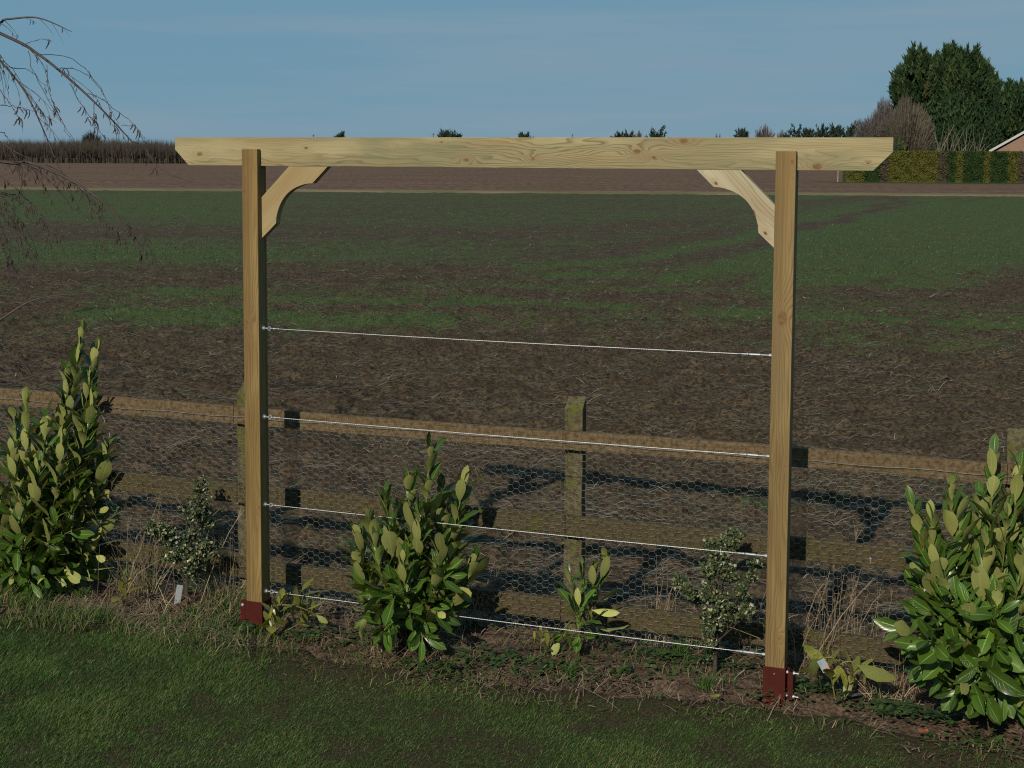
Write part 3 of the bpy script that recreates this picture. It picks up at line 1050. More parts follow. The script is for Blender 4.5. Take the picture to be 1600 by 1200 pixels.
for i in range(4):
    z = 1.5949 - .4644 * i
    x0, x1 = .0, SPAN - PW
    yv = .045
    # twisted cable
    m = MB()
    npt = 60
    xa, xb = .085, x1 - .14
    sag = .004
    m.tube([(xa + (xb - xa) * q / npt, yv, z - sag * math.sin(PI * q / npt)) for q in range(npt + 1)], .0017, 6)
    for st_ in range(3):
        tw = []
        kk = 420
        for q in range(kk + 1):
            f_ = q / kk
            an = 2 * PI * (f_ * 70 + st_ / 3)
            tw.append((xa + (xb - xa) * f_, yv + .0013 * math.cos(an), z - sag * math.sin(PI * f_) + .0013 * math.sin(an)))
        m.tube(tw, .001, 3, cap=False)
    wire = m.build('wire', M['cable'], arch, smooth=True)
    # eye bolt with washer and nut at the left post
    m = MB()
    lathe(m, (x0, yv, z), (1, 0, 0), [(0, .015), (.003, .015), (.003, .009), (.012, .009), (.012, .0035), (.026, .0035)], 12)
    torus(m, (.036, yv, z), (1, 0, 0), (0, 0, 1), .009, .003)
    m.build('eye_bolt', M['zinc'], arch, smooth=False)
    m = MB()
    torus(m, (.047, yv, z), (1, 0, 0), (0, 1, 0), .008, .002)
    lathe(m, (.054, yv, z), (1, 0, 0), [(0, .003), (.006, .0045), (.016, .0045), (.018, .0025), (.032, .0025), (.034, .0038), (.04, .0038)], 8)
    m.build('cable_clamp', M['zinc'], wire)
    # turnbuckle at the right post
    m = MB()
    lathe(m, (x1, yv, z), (-1, 0, 0), [(0, .014), (.003, .014), (.003, .008), (.018, .008), (.02, .0035), (.06, .0035)], 12)
    m.build('eye_bolt', M['zinc'], arch)
    m = MB()
    lathe(m, (x1 - .055, yv, z), (-1, 0, 0), [(0, .0035), (.002, .0058), (.05, .0058), (.054, .0035), (.058, .0058), (.064, .0058), (.067, .004), (.088, .0035), (.09, .0022)], 10)
    m.build('turnbuckle', M['zinc'], wire)


def shoe(s0, mode):
    """red painted steel socket round the post foot, with clamp flange and bolts"""
    r = PW / 2 + .004
    hs_ = .155 if mode < 0 else .165
    c = Vector((s0 - PW / 2, PW / 2, 0))
    m = MB()
    th = .0035
    for (cx, cy, sx, sy) in ((0, -r, 2 * r + th, th), (0, r, 2 * r + th, th), (-r, 0, th, 2 * r - th), (r, 0, th, 2 * r - th)):
        m.box((cx, cy, hs_ / 2 - .03), (sx, sy, hs_ + .06))
    sh = m.build('post_socket', M['red'], arch, loc=c)
    bm_bevel(sh, .0012, 1)
    m = MB()
    if mode < 0:
        for yy in (-r, -r + .014):
            m.box((-r - .0165, yy, hs_ / 2), (.027, .004, hs_ - .004))
        m.build('flange', M['red'], sh)
        for zz in (.03, hs_ - .025):
            b_ = MB()
            lathe(b_, (-r - .016, -r - .002, zz), (0, -1, 0), [(0, .0095), (.002, .0095), (.005, .008), (.0075, .0045)], 12)
            b_.build('bolt', M['zinc'], sh)
        # maker's sticker on the side, too small to read
        st_ = MB()
        st_.box((r + .0028, -.002, .085), (.0008, .048, .085))
        lb = st_.build('sticker', M['label'], sh)
        for k in range(5):
            pr_ = MB()
            pr_.box((r + .0036, -.004, .119 - k * .006), (.0006, .036 - .006 * (k % 2), .0026))
            pr_.build('printed_line', M['print_dark'], sh)
        pr_ = MB()
        pr_.box((r + .0036, -.002, .06), (.0006, .044, .018))
        pr_.build('printed_panel', M['print_dark'], sh)
    else:
        for xx in (r + .016, r + .034):
            m.box((xx, -r + .03, hs_ / 2 + .004), (.004, .05, hs_ - .03))
        m.box((r + .009, -r + .052, hs_ / 2 + .004), (.014, .004, hs_ - .03))
        m.box((r + .025, -r + .0045, hs_ / 2 + .004), (.014, .004, hs_ - .034))
        m.build('flange', M['red'], sh)
        for zz in (.035, hs_ - .02):
            b_ = MB()
            lathe(b_, (r + .006, -r + .016, zz), (1, -.12, 0), [(0, .0085), (.006, .0085), (.006, .004), (.03, .004), (.03, .009), (.038, .009), (.038, .0042), (.056, .0042)], 8)
            b_.build('bolt', M['zinc'], sh)
        b_ = MB()
        lathe(b_, (.0, -r - .002, hs_ - .03), (0, -1, 0), [(0, .004), (.0015, .003)], 8)
        b_.build('rivet', M['label'], sh)


shoe(0, -1)
shoe(SPAN, 1)

# ------------------------------------------------------------------ post and rail fence with wire netting
fence = thing('rail_fence', FP, 'low weathered post and rail fence with hexagonal wire netting between garden and field', 'fence', rz=-FPHI)
# local frame: x along the fence, -y towards the garden; rails' front faces at y = 0
post_x = [fence_hit(p, 700)[0] for p in (377, 893, 1592)]
gap = (post_x[2] - post_x[0]) / 2
post_x = [post_x[0] - gap] + post_x + [post_x[2] + gap]
tops = [1.2, 1.19, fence_hit(890, 622)[1] - .04, fence_hit(1592, 672)[1] - .045, 1.2]
for i, (x, zt) in enumerate(zip(post_x, tops)):
    n_ = 9
    m = MB()
    rg = random.Random(50 + i)
    for k in range(n_):
        q = k / (n_ - 1)
        z = -.1 + (zt + .1) * q
        hw, hd = .048, .038
        jx, jy = rg.uniform(-.003, .003), rg.uniform(-.003, .003)
        for (sx, sy) in ((-1, -1), (1, -1), (1, 1), (-1, 1)):
            zz = z
            if k == n_ - 1:
                zz += (.016 * sx if sx * sy > 0 else -.012 * sx) + (.018 if sy > 0 else -.012)
            m.v.append((x + jx + sx * hw + rg.uniform(-.002, .002), .039 + hd + jy + sy * hd, zz))
            m.a.append(0)
        if k:
            o_ = (k - 1) * 4
            for j in range(4):
                m.f.append((o_ + j, o_ + (j + 1) % 4, o_ + 4 + (j + 1) % 4, o_ + 4 + j))
    o_ = (n_ - 1) * 4
    m.f.append((o_, o_ + 1, o_ + 2, o_ + 3))
    o = m.build('fence_post', M['fpost'], fence)
    bm_bevel(o, .005, 2)

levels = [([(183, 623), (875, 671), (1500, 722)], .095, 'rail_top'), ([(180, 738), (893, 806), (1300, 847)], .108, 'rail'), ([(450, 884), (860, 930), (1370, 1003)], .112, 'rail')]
RZ = []
for li, (ps, wd_, mt) in enumerate(levels):
    hx = [fence_hit(*p) for p in ps]
    xs = np.array([h_[0] for h_ in hx])
    zs = np.array([h_[1] for h_ in hx])
    kf = np.polyfit(xs, zs, 1)
    RZ.append((kf, wd_))
    for bi in range(4):
        off = [-.045, -.03, -.05][li]
        xa, xb = post_x[bi] + (off if bi else -.2), post_x[bi + 1] + off - .0015
        rg = random.Random(li * 10 + bi)
        m = MB()
        nn = 16
        bow = rg.uniform(-.006, .006)
        for k in range(nn + 1):
            q = k / nn
            x = xa + (xb - xa) * q
            zt = np.polyval(kf, x) + bow * math.sin(PI * q) + rg.uniform(-.0015, .0015)
            dd = rg.uniform(-.001, .001)
            for (y, z) in ((0 + dd, zt - wd_), (.037, zt - wd_ - dd), (.037, zt), (0 + dd, zt)):
                m.v.append((x, y, z))
                m.a.append(0)
            if k:
                o_ = (k - 1) * 4
                for j in range(4):
                    m.f.append((o_ + j, o_ + (j + 1) % 4, o_ + 4 + (j + 1) % 4, o_ + 4 + j))
        m.f.append((0, 1, 2, 3))
        m.f.append((nn * 4 + 3, nn * 4 + 2, nn * 4 + 1, nn * 4))
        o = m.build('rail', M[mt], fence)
        bm_bevel(o, .004, 2)

# hexagonal netting: twisted pairs lie along the fence, so the cells have flat tops
cw, chh = .0435, .0375
x0, x1 = post_x[0] - .1, post_x[-1] + .1
ztop = lambda x: np.polyval(RZ[0][0], x) - .052
nx = int((x1 - x0) / (cw * .75))
nz_ = 28


def net_p(x, z):
    y = -.012 - .012 * fbm(x * 1.3, z * 1.6, 2, 95) + .004 * vnoise(x * 9, z * 9, 96)
    return (x + .006 * (vnoise(x * 5, z * 5, 97) - .5), float(y), z + .006 * (vnoise(x * 5, z * 5, 98) - .5))


segs = []
for i in range(nx):
    cx = x0 + i * cw * .75
    base = float(ztop(cx))
    for j in range(nz_):
        cz = base - chh * (j + .5) - (chh / 2 if i % 2 else 0)
        if cz < -.02:
            continue
        p = [(cx - cw * .25, cz + chh / 2), (cx + cw * .25, cz + chh / 2), (cx + cw * .5, cz), (cx + cw * .25, cz - chh / 2)]
        segs.append((p[0], p[1], 1))
        segs.append((p[1], p[2], 0))
        segs.append((p[2], p[3], 0))
segs_v, segs_f = [], []
for (a_, b_, thick) in segs:
    r_ = .00088 if thick else .00066
    pa, pb = Vector(net_p(*a_)), Vector(net_p(*b_))
    d_ = (pb - pa).normalized()
    e_ = d_.cross(Vector((0, 1, 0))).normalized()
    g_ = Vector((0, 1, 0))
    o_ = len(segs_v)
    for pp in (pa, pb):
        for q in (0, 2.094, 4.189):
            segs_v.append(pp + (e_ * math.sin(q) - g_ * math.cos(q)) * r_)
    segs_f += [(o_, o_ + 1, o_ + 4, o_ + 3), (o_ + 1, o_ + 2, o_ + 5, o_ + 4), (o_ + 2, o_, o_ + 3, o_ + 5)]
o = obj('wire_netting', mesh_np('wire_netting', [tuple(q) for q in segs_v], segs_f), M['mesh'], fence)
o['kind'] = 'stuff'
m = MB()
m.tube([(x0 + (x1 - x0) * k / 60, -.011, float(ztop(x0 + (x1 - x0) * k / 60)) + .004 * math.sin(k * 1.7)) for k in range(61)], .0012, 4)
m.build('straining_wire', M['mesh'], fence)
m = MB()
hx, hz = fence_hit(1360, 872)
lathe(m, (hx, .002, hz), (0, -1, 0), [(0, .0025), (.004, .0025), (.004, .006), (.007, .006)], 8)
m.box((hx, -.003, hz - .014), (.003, .002, .03))
m.build('nail', M['zinc'], fence)


# ------------------------------------------------------------------ broad-leaved shrubs
def leaf_mesh(name, ln, wd, fold, curl, mat, seed, shape=.8, wave=.0, tooth=0.):
    rg = random.Random(seed)
    n = 8
    Vv, uv = [], []
    for i in range(n + 1):
        q = i / n
        if q < .1:
            hw = wd * .07
        else:
            x = (q - .1) / .9
            hw = wd * .5 * max(0, math.sin(PI * min(1, x) ** shape)) ** .62
        if i == n:
            hw = wd * .02
        if tooth and 1 < i < n:
            hw *= 1 + tooth * (1 if i % 2 else -1)
        y = ln * q
        zz = -curl * ln * q * q
        wv = wave * math.sin(q * 9 + rg.random() * 3) * wd
        for k, sx in enumerate((-1, 0, 1)):
            Vv.append((sx * hw + .03 * wd * math.sin(q * 3 + seed), y, zz + (abs(sx) * hw * fold) + (wv * sx if sx else 0)))
            uv.append((.5 + sx * .5, q))
    Fq = []
    for i in range(n):
        for k in range(2):
            a_ = i * 3 + k
            Fq.append((a_, a_ + 1, a_ + 4, a_ + 3))
    me = mesh_np(name, Vv, Fq, smooth=True, uv=uv)
    me.materials.append(mat)
    return me


_rl = random.Random(2)
LAUREL = [leaf_mesh('leaf', _rl.uniform(.115, .19), _rl.uniform(.045, .07), _rl.uniform(.05, .5), _rl.uniform(-.22, .42), M['laurel'], k, _rl.uniform(1.0, 1.4), _rl.uniform(.02, .09)) for k in range(12)]
AUCUBA = [leaf_mesh('leaf', .115 + .02 * k, .042 + .006 * k, .12, [.05, .2, .35][k], M['aucuba'], 20 + k, .92, .03, .07) for k in range(3)]


def bez(p0, p1, p2, n):
    return [(p0 * (1 - q) ** 2 + p1 * 2 * q * (1 - q) + p2 * q * q) for q in [i / n for i in range(n + 1)]]


def put_leaf(root, me, p, d, nrm, size):
    d = d.normalized()
    nrm = (nrm - d * nrm.dot(d)).normalized()
    x = d.cross(nrm)
    mt = Matrix((x, d, nrm)).transposed().to_4x4()
    LEAVES.append((p.y + .6 * abs(p.z), me, Matrix.Translation(p - root.location) @ mt @ Matrix.Scale(size, 4)))


LEAVES = []


def finish_leaves(root, cap):
    """the nearest leaves become parts of their own, those behind them one joined mass"""
    LEAVES.sort(key=lambda q: q[0])
    for _, me, mw in LEAVES[:cap]:
        o = bpy.data.objects.new('leaf', me)
        COL.objects.link(o)
        o.parent = root
        o.matrix_local = mw
    rest = LEAVES[cap:]
    if rest:
        Vs, Fs, UVs, off = [], [], [], 0
        for _, me, mw in rest:
            n = len(me.vertices)
            co = np.empty(n * 3, np.float32)
            me.vertices.foreach_get('co', co)
            mt = np.array(mw)
            Vs.append(co.reshape(-1, 3) @ mt[:3, :3].T + mt[:3, 3])
            fi = np.empty(len(me.loops), np.int32)
            me.loops.foreach_get('vertex_index', fi)
            Fs.append(fi.reshape(-1, 4) + off)
            UVs.append(np.array([(.5 + (k % 3 - 1) * .5, (k // 3) / (n / 3 - 1)) for k in range(n)]))
            off += n
        me = mesh_np('foliage', np.concatenate(Vs), np.concatenate(Fs), smooth=True, uv=np.concatenate(UVs))
        o = obj('foliage', me, rest[0][1].materials[0], root)
        o['kind'] = 'stuff'
    LEAVES.clear()


def leafy_shoot(root, leaves, pts, t0, spacing, size, rg, th_tip=.28, th_low=1.05, droop=.0, maxn=99):
    """leaves spiral round a shoot, upright at its tip and spreading lower down"""
    L = [0]
    for i in range(1, len(pts)):
        L.append(L[-1] + (pts[i] - pts[i - 1]).length)
    tot = L[-1]
    az = rg.random() * 6.28
    d = tot
    cnt = 0
    while d > tot * t0 and cnt < maxn:
        k = max(i for i in range(len(L)) if L[i] <= d + 1e-9)
        k = min(k, len(pts) - 2)
        q = (d - L[k]) / max(1e-6, L[k + 1] - L[k])
        p = pts[k].lerp(pts[k + 1], q)
        tg = (pts[k + 1] - pts[k]).normalized()
        e = tg.cross(Vector((.3, .8, .2))).normalized()
        g = tg.cross(e)
        out = e * math.cos(az) + g * math.sin(az)
        f = (tot - d) / max(.001, tot * (1 - t0))
        th = th_tip + (th_low - th_tip) * f ** .8 + rg.uniform(-.22, .22)
        ld = tg * math.cos(th) + out * math.sin(th)
        ld = ld + Vector((0, 0, .22 - droop - .55 * f * droop))
        nm = tg * math.sin(th) - out * math.cos(th) + Vector((rg.uniform(-.25, .25), rg.uniform(-.25, .25), .25 * f))
        sz = size * (.62 + .38 * min(1, f * 3.5)) * rg.uniform(.7, 1.2)
        put_leaf(root, rg.choice(leaves), p, ld, nm, sz)
        az += 2.4 + rg.uniform(-.35, .35)
        d -= spacing * rg.uniform(.7, 1.3)
        cnt += 1
    return cnt


def shrub(name, base_px, tips, label, cat, group, leaves, seed, size=1., spacing=.026, t0=.45, lim=290, stem_r=.008, low=(), mat_old='bark'):
    """woody shrub: shoots from one base to tips given as (pixel x, pixel y, depth offset)"""
    rg = random.Random(seed)
    b = unproj(*base_px)
    root = thing(name, b, label, cat, group)
    cnt = 0
    for (px, py, dy) in tips:
        tip = unproj(px, py, Y=b.y + dy)
        hgt = max(.06, tip.z)
        side = Vector((tip.x - b.x, tip.y - b.y, 0))
        start = b + side * .08 + Vector((rg.uniform(-.025, .025), rg.uniform(-.025, .025), -.01))
        ctl = b + side * rg.uniform(.55, .8) + Vector((0, 0, hgt * rg.uniform(.35, .5)))
        pts = bez(start, ctl, tip, 12)
        m = MB()
        m.tube([p - b for p in pts[:8]], [stem_r * (1 - .45 * i / 12) * (.7 + .5 * min(1, hgt)) for i in range(8)], 6)
        m.build('stem', M[mat_old], root, smooth=True)
        m = MB()
        m.tube([p - b for p in pts[7:]], [stem_r * .5 * (1 - .6 * i / 5) for i in range(len(pts) - 7)], 5)
        m.build('shoot', M['stem'], root, smooth=True)
        cnt += leafy_shoot(root, leaves, pts, t0, spacing, size, rg)
    for (px, py, dy) in low:
        tip = unproj(px, py, Y=b.y + dy)
        st_ = b + Vector((0, 0, .12 + .5 * rg.random() * max(.1, tip.z)))
        pts = bez(st_, st_.lerp(tip, .5) + Vector((0, 0, .06)), tip, 8)
        m = MB()
        m.tube([p - b for p in pts], [.0045 * (1 - .5 * i / 8) for i in range(9)], 5)
        m.build('stem', M['stem'], root, smooth=True)
        cnt += leafy_shoot(root, leaves, pts, .3, spacing * 1.25, size, rg, .5, 1.15, .4)
    finish_leaves(root, lim)
    return root


laurel_group = 'laurel shrubs planted in front of the fence'
shrub('laurel_shrub', (645, 1019),
      [(672, 700, 0), (725, 755, .06), (690, 760, .12), (640, 750, .05), (602, 775, -.02), (622, 800, .14), (585, 850, -.06), (560, 880, -.03), (655, 800, -.12), (690, 850, -.14), (740, 880, .02), (715, 800, .16), (560, 905, .1), (630, 880, -.2), (615, 840, .02), (558, 840, .02), (575, 812, .08), (705, 860, -.05)],
      'bushy laurel with glossy leaves growing in the middle of the timber frame', 'shrub', laurel_group, LAUREL, 3, 1.0, .022, .25, 290,
      low=[(570, 965, -.1), (600, 985, -.2), (640, 960, -.25), (690, 960, -.18), (720, 920, -.05), (660, 995, -.28), (610, 930, -.25), (700, 900, -.2), (580, 930, -.15)])
shrub('laurel_shrub', (1530, 1118),
      [(1552, 722, .05), (1486, 762, 0), (1592, 738, .08), (1530, 785, .12), (1575, 800, -.02), (1428, 800, 0), (1455, 815, -.08), (1500, 800, .05), (1622, 770, .0), (1640, 800, -.1), (1540, 850, -.15), (1600, 860, -.15), (1475, 880, -.15),
       (1432, 900, .06), (1560, 930, -.25), (1640, 930, -.2), (1510, 950, -.25), (1680, 850, 0), (1660, 750, .1)],
      'large glossy laurel to the right of the timber frame, taller than the fence', 'shrub', laurel_group, LAUREL, 5, 1.08, .024, .2, 295,
      low=[(1418, 985, -.05), (1428, 1008, -.15), (1440, 1040, -.2), (1480, 1010, -.28), (1560, 1010, -.32), (1620, 1040, -.3), (1490, 1080, -.25), (1570, 1085, -.3), (1442, 958, -.1), (1530, 1040, -.35), (1600, 980, -.3), (1460, 1050, -.1), (1510, 1060, -.3), (1540, 1100, -.36), (1600, 1095, -.3), (1450, 1000, -.3), (1560, 960, -.3), (1490, 930, -.2), (1640, 1090, -.2)])
shrub('laurel_shrub', (45, 925),
      [(128, 520, .05), (150, 552, .08), (148, 620, .0), (105, 590, .05), (40, 625, .0), (22, 655, .05), (72, 655, -.04), (100, 680, -.1), (130, 690, .05), (20, 710, -.06), (60, 730, -.12), (165, 750, .1), (0, 760, 0), (120, 770, -.1), (30, 800, -.18), (85, 815, -.18),
       (-40, 690, 0), (-60, 780, -.05), (-20, 840, -.1), (168, 700, .05), (150, 655, .08), (60, 690, .05), (172, 820, .08)],
      'tall glossy laurel at the left end of the bed, reaching above the fence', 'shrub', laurel_group, LAUREL, 8, 1.03, .024, .2, 290,
      low=[(150, 800, .05), (165, 770, .1), (130, 850, -.05), (100, 880, -.12), (50, 880, -.22), (20, 900, -.2), (155, 870, .02), (75, 850, -.2), (-20, 890, -.15), (110, 830, -.15), (20, 850, -.25), (45, 910, -.28), (70, 905, -.2), (0, 870, -.2), (140, 890, -.02), (120, 900, -.1), (95, 910, -.15), (-40, 860, -.1)])
shrub('laurel_shrub', (905, 1030), [(910, 885, 0), (928, 900, .03), (944, 878, .05), (890, 900, .04), (905, 950, -.05)],
      'young laurel with few leaves in front of the middle fence post', 'shrub', laurel_group, LAUREL, 13, .82, .032, .45, 40, .005,
      low=[(880, 985, -.05), (935, 985, -.04), (905, 1000, -.1), (930, 960, .02), (875, 1000, 0)])

auc = 'yellow speckled young evergreen plants in the bed'
shrub('spotted_plant', (425, 992), [(438, 940, -.02), (470, 925, .04), (420, 970, -.06), (485, 960, .05)], 'yellow speckled plant at the foot of the timber post beside the laurel', 'plant', auc, AUCUBA, 31, .95, .022, .5, 20, .004,
      low=[(500, 965, .0), (425, 985, -.1)], mat_old='stem')
shrub('spotted_plant', (842, 1032), [(845, 990, 0), (835, 1000, .02), (858, 1000, -.02)], 'tiny pale yellow speckled plant left of the young laurel', 'plant', auc, AUCUBA, 37, .6, .022, .5, 9, .003, mat_old='stem')
shrub('spotted_plant', (1311, 1103), [(1296, 1048, 0), (1335, 1050, .0), (1322, 1078, -.05)], 'speckled plant carrying a printed tag between the post and the large laurel', 'plant', auc, AUCUBA, 41, 1.05, .025, .5, 16, .005,
      low=[(1350, 1050, 0), (1270, 1040, .02)], mat_old='stem')
shrub('spotted_plant', (190, 955), [(192, 900, 0), (200, 915, -.02)], 'small thin plant with few green leaves beside dry grass', 'plant', auc, AUCUBA, 43, .85, .03, .4, 9, .004, mat_old='stem')


# small-leaved variegated shrubs
def small_leaf_shrub(base_px, clusters, label, seed, per=95, lean=0):
    rg = np.random.default_rng(seed)
    b = unproj(*base_px)
    root = thing('variegated_shrub', b, label, 'shrub', 'small variegated shrubs in the bed')
    m = MB()
    cs = [unproj(q[0], q[1], Y=b.y).z for q in clusters]
    hmax_ = max(cs)
    tx = [unproj(q[0], q[1], Y=b.y).x for q in clusters]
    mxx = sum(tx) / len(tx)
    m.tube([(0, 0, -.02), ((mxx - b.x) * .3, 0, hmax_ * .4), ((mxx - b.x) * .8, 0, hmax_ * .8)], [.009, .007, .003], 6)
    Ps = []
    for (px, py, r_) in clusters:
        c = unproj(px, py, Y=b.y + rg.uniform(-.05, .05))
        rad = r_ / F * b.y
        st_ = Vector((b.x + (c.x - b.x) * .25, b.y, max(.05, c.z * .45)))
        if not (c.z < .12):
            q_ = min(.8, .55 * c.z / hmax_)
            p_ = b + Vector(((mxx - b.x) * q_, 0, hmax_ * q_))
            m.tube([p - b for p in bez(p_, p_.lerp(c, .5) - Vector((0, 0, .02)), c, 7)], [.004 * (1 - .7 * i / 7) for i in range(8)], 5)
        # leaves sit on short twigs within the cluster
        for k in range(int(7 + per / 9)):
            d = rg.normal(0, 1, 3)
            d /= np.linalg.norm(d)
            d[2] = d[2] * .8 + .25
            e = np.array(c) + d * rad * rg.uniform(.6, 1.1)
            m.tube([c - b, Vector(e) - b], [.0018, .001], 3, cap=False)
            for q in rg.uniform(.2, 1.08, 18):
                Ps.append(np.array(c) + (e - np.array(c)) * q + rg.normal(0, .006, 3))
    m.build('stem', M['bark'], root)
    P = np.array(Ps) - np.array(b)
    n = len(P)
    d = rg.normal(0, 1, (n, 3))
    d[:, 2] += .5
    d /= np.linalg.norm(d, axis=1)[:, None]
    e = np.cross(d, rg.normal(0, 1, (n, 3)))
    e /= np.linalg.norm(e, axis=1)[:, None]
    ln = rg.uniform(.013, .025, n)[:, None]
    up = np.cross(d, e) * ln * .15
    Vv = np.stack([P, P + d * ln * .4 + e * ln * .42 + up, P + d * ln, P + d * ln * .4 - e * ln * .42 + up], 1).reshape(-1, 3)
    # pale margin: the inner half of each leaf is dark, some leaves wholly cream
    bq = np.arange(n)[:, None] * 4
    Tt = np.concatenate([bq + np.array([[0, 1, 2]]), bq + np.array([[0, 2, 3]])], 1).reshape(-1, 3)
    cream = rg.random((n, 1)) < .3
    a_ = np.clip(rg.normal(.28, .2, (n, 1)) + np.where(cream, .36, 0) + np.array([[0, .3, .1, .3]]), 0, 1)
    fo = obj('foliage', mesh_np('foliage', Vv, Tt, {'rnd': a_.ravel()}), M['holly'], root)
    fo['kind'] = 'stuff'
    return root


small_leaf_shrub((292, 950), [(312, 765, 20), (318, 790, 22), (305, 805, 24), (325, 820, 16), (300, 840, 20), (252, 835, 16), (238, 828, 12), (270, 845, 14), (285, 870, 26), (305, 875, 28), (325, 862, 20), (268, 872, 18), (300, 895, 20)],
                 'bushy small leaved shrub with cream edged leaves left of the timber frame', 71)
small_leaf_shrub((1117, 1062), [(1148, 838, 18), (1138, 850, 16), (1110, 855, 14), (1125, 880, 24), (1105, 895, 22), (1140, 900, 18), (1062, 912, 13), (1075, 928, 14), (1090, 938, 14), (1112, 930, 22), (1130, 945, 20), (1150, 962, 22),
                                (1120, 972, 20), (1105, 985, 12), (1182, 886, 13), (1172, 905, 10), (1158, 925, 16), (1108, 1008, 9), (1112, 1022, 8), (1105, 965, 16), (1165, 958, 14)],
                 'upright small leaved shrub with cream edged leaves beside a dark cane', 72)
b_ = unproj(1117, 1058)
m = MB()
m.tube([(0, -.02, -.05), (.012, -.02, .25), (.022, -.02, .52)], .0042, 6)
tag(m.build('garden_cane', M['black_cane'], loc=b_), 'thin dark cane standing against the upright variegated shrub', 'cane')


# ------------------------------------------------------------------ dead grass
def dry_clump(px, py, n, spread, h0, h1, lean, label, seed, seedhead=.4, bias=0.):
    rg = random.Random(seed)
    b = unproj(px, py)
    m = MB()
    for i in range(n):
        x = rg.gauss(0, spread)
        y = rg.gauss(0, spread * .45)
        hgt = rg.uniform(h0, h1) * (1 if rg.random() > .45 else .5)
        az = rg.uniform(0, 6.28)
        ln = abs(rg.gauss(0, lean))
        dx, dy = math.cos(az) * math.sin(ln) + bias * rg.random(), math.sin(az) * math.sin(ln) * .6
        kink = rg.random() < .22
        pts = []
        for k in range(6):
            q = k / 5
            bend = q + .6 * q * q
            zz = hgt * q * math.cos(ln * .8)
            if kink and k > 2:
                zz = hgt * (.55 + .06 * (k - 2)) * math.cos(ln)
                bend = q * 1.9
            pts.append((x + dx * hgt * bend + rg.gauss(0, .003), y + dy * hgt * bend, max(.004, zz)))
        r_ = rg.uniform(.0011, .0023)
        a_ = min(1, max(0, rg.gauss(.5, .25)))
        m.tube(pts, [r_, r_, r_ * .9, r_ * .8, r_ * .65, r_ * .4], 3, a_, cap=False)
        if rg.random() < seedhead and hgt > .3:
            tip = Vector(pts[-1])
            for k in range(4):
                e = tip + Vector((rg.uniform(-.02, .03), rg.uniform(-.01, .01), rg.uniform(-.01, .045)))
                m.tube([Vector(pts[-2]).lerp(tip, .5 + .1 * k), e], [.001, .0006], 3, a_, cap=False)
    o = m.build('dry_grass', M['stalk'], loc=b)
    return tag(o, label, 'dry grass', 'clumps of dead grass in the bed')


dry_clump(212, 935, 60, .07, .25, .62, .28, 'tall dead grass clump between the left laurel and the small variegated shrub', 1, bias=.12)
dry_clump(330, 940, 34, .09, .3, .66, .18, 'thin dead stalks rising behind the left variegated shrub', 2)
dry_clump(365, 930, 90, .07, .14, .34, .75, 'tangled straw coloured grass against the left timber post', 3, .1)
dry_clump(350, 965, 60, .09, .06, .2, .9, 'low matted dead grass in front of the left timber post', 4, .0)
dry_clump(740, 985, 26, .05, .25, .5, .3, 'few dead stalks at the right side of the middle laurel', 5, .3)
dry_clump(1030, 1010, 16, .04, .3, .62, .15, 'two or three tall dead stems left of the upright variegated shrub', 6, .2)
dry_clump(1090, 1015, 70, .07, .12, .3, .45, 'short dead grass behind the upright variegated shrub', 7, .1)
dry_clump(1165, 1025, 40, .06, .12, .36, .6, 'dead grass stems close to the left side of the right timber post', 8, .1)
dry_clump(1280, 1040, 90, .1, .25, .6, .32, 'tall dead grass clump right of the right timber post', 9, .5, .06)
dry_clump(1400, 1095, 70, .07, .08, .28, .8, 'broken straw lying at the foot of the large right laurel', 10, .0, -.15)
dry_clump(1345, 1035, 16, .07, .35, .68, .12, 'few tall straight dead stems between netting and the tagged plant', 11, .3)
dry_clump(280, 960, 70, .16, .05, .16, .9, 'low dead grass under the left variegated shrub', 12, .0)


def green_tuft(px, py, n, h, label, seed):
    rg = np.random.default_rng(seed)
    b = unproj(px, py)
    P = np.stack([rg.normal(0, .02, n), rg.normal(0, .015, n), np.zeros(n)], -1)
    o = blades('grass_tuft', P, rg.uniform(.5, 1, n) * h, rg.uniform(.0014, .0026, n), rg.uniform(.05, .9, n), rg.uniform(0, 2 * PI, n), np.clip(rg.normal(.35, .2, n), 0, .9), M['grass'], kind=None)
    o.location = b
    return tag(o, label, 'grass tuft', 'green grass tufts in the bed')


green_tuft(892, 1062, 70, .13, 'splayed green grass tuft below the young laurel', 1)
green_tuft(1065, 1030, 60, .16, 'upright green grass tuft left of the dark cane', 2)
green_tuft(1105, 1078, 120, .1, 'thick green grass tuft at the foot of the cane', 3)
green_tuft(300, 965, 60, .12, 'green grass tuft below the white plant label', 4)
green_tuft(70, 940, 90, .13, 'green grass tuft under the left laurel', 5)
green_tuft(130, 940, 90, .14, 'green grass tuft between left laurel and thin plant', 6)
green_tuft(232, 925, 60, .16, 'green grass tuft right of the thin plant', 7)
green_tuft(395, 990, 60, .06, 'short green grass tuft against the left red post socket', 8)

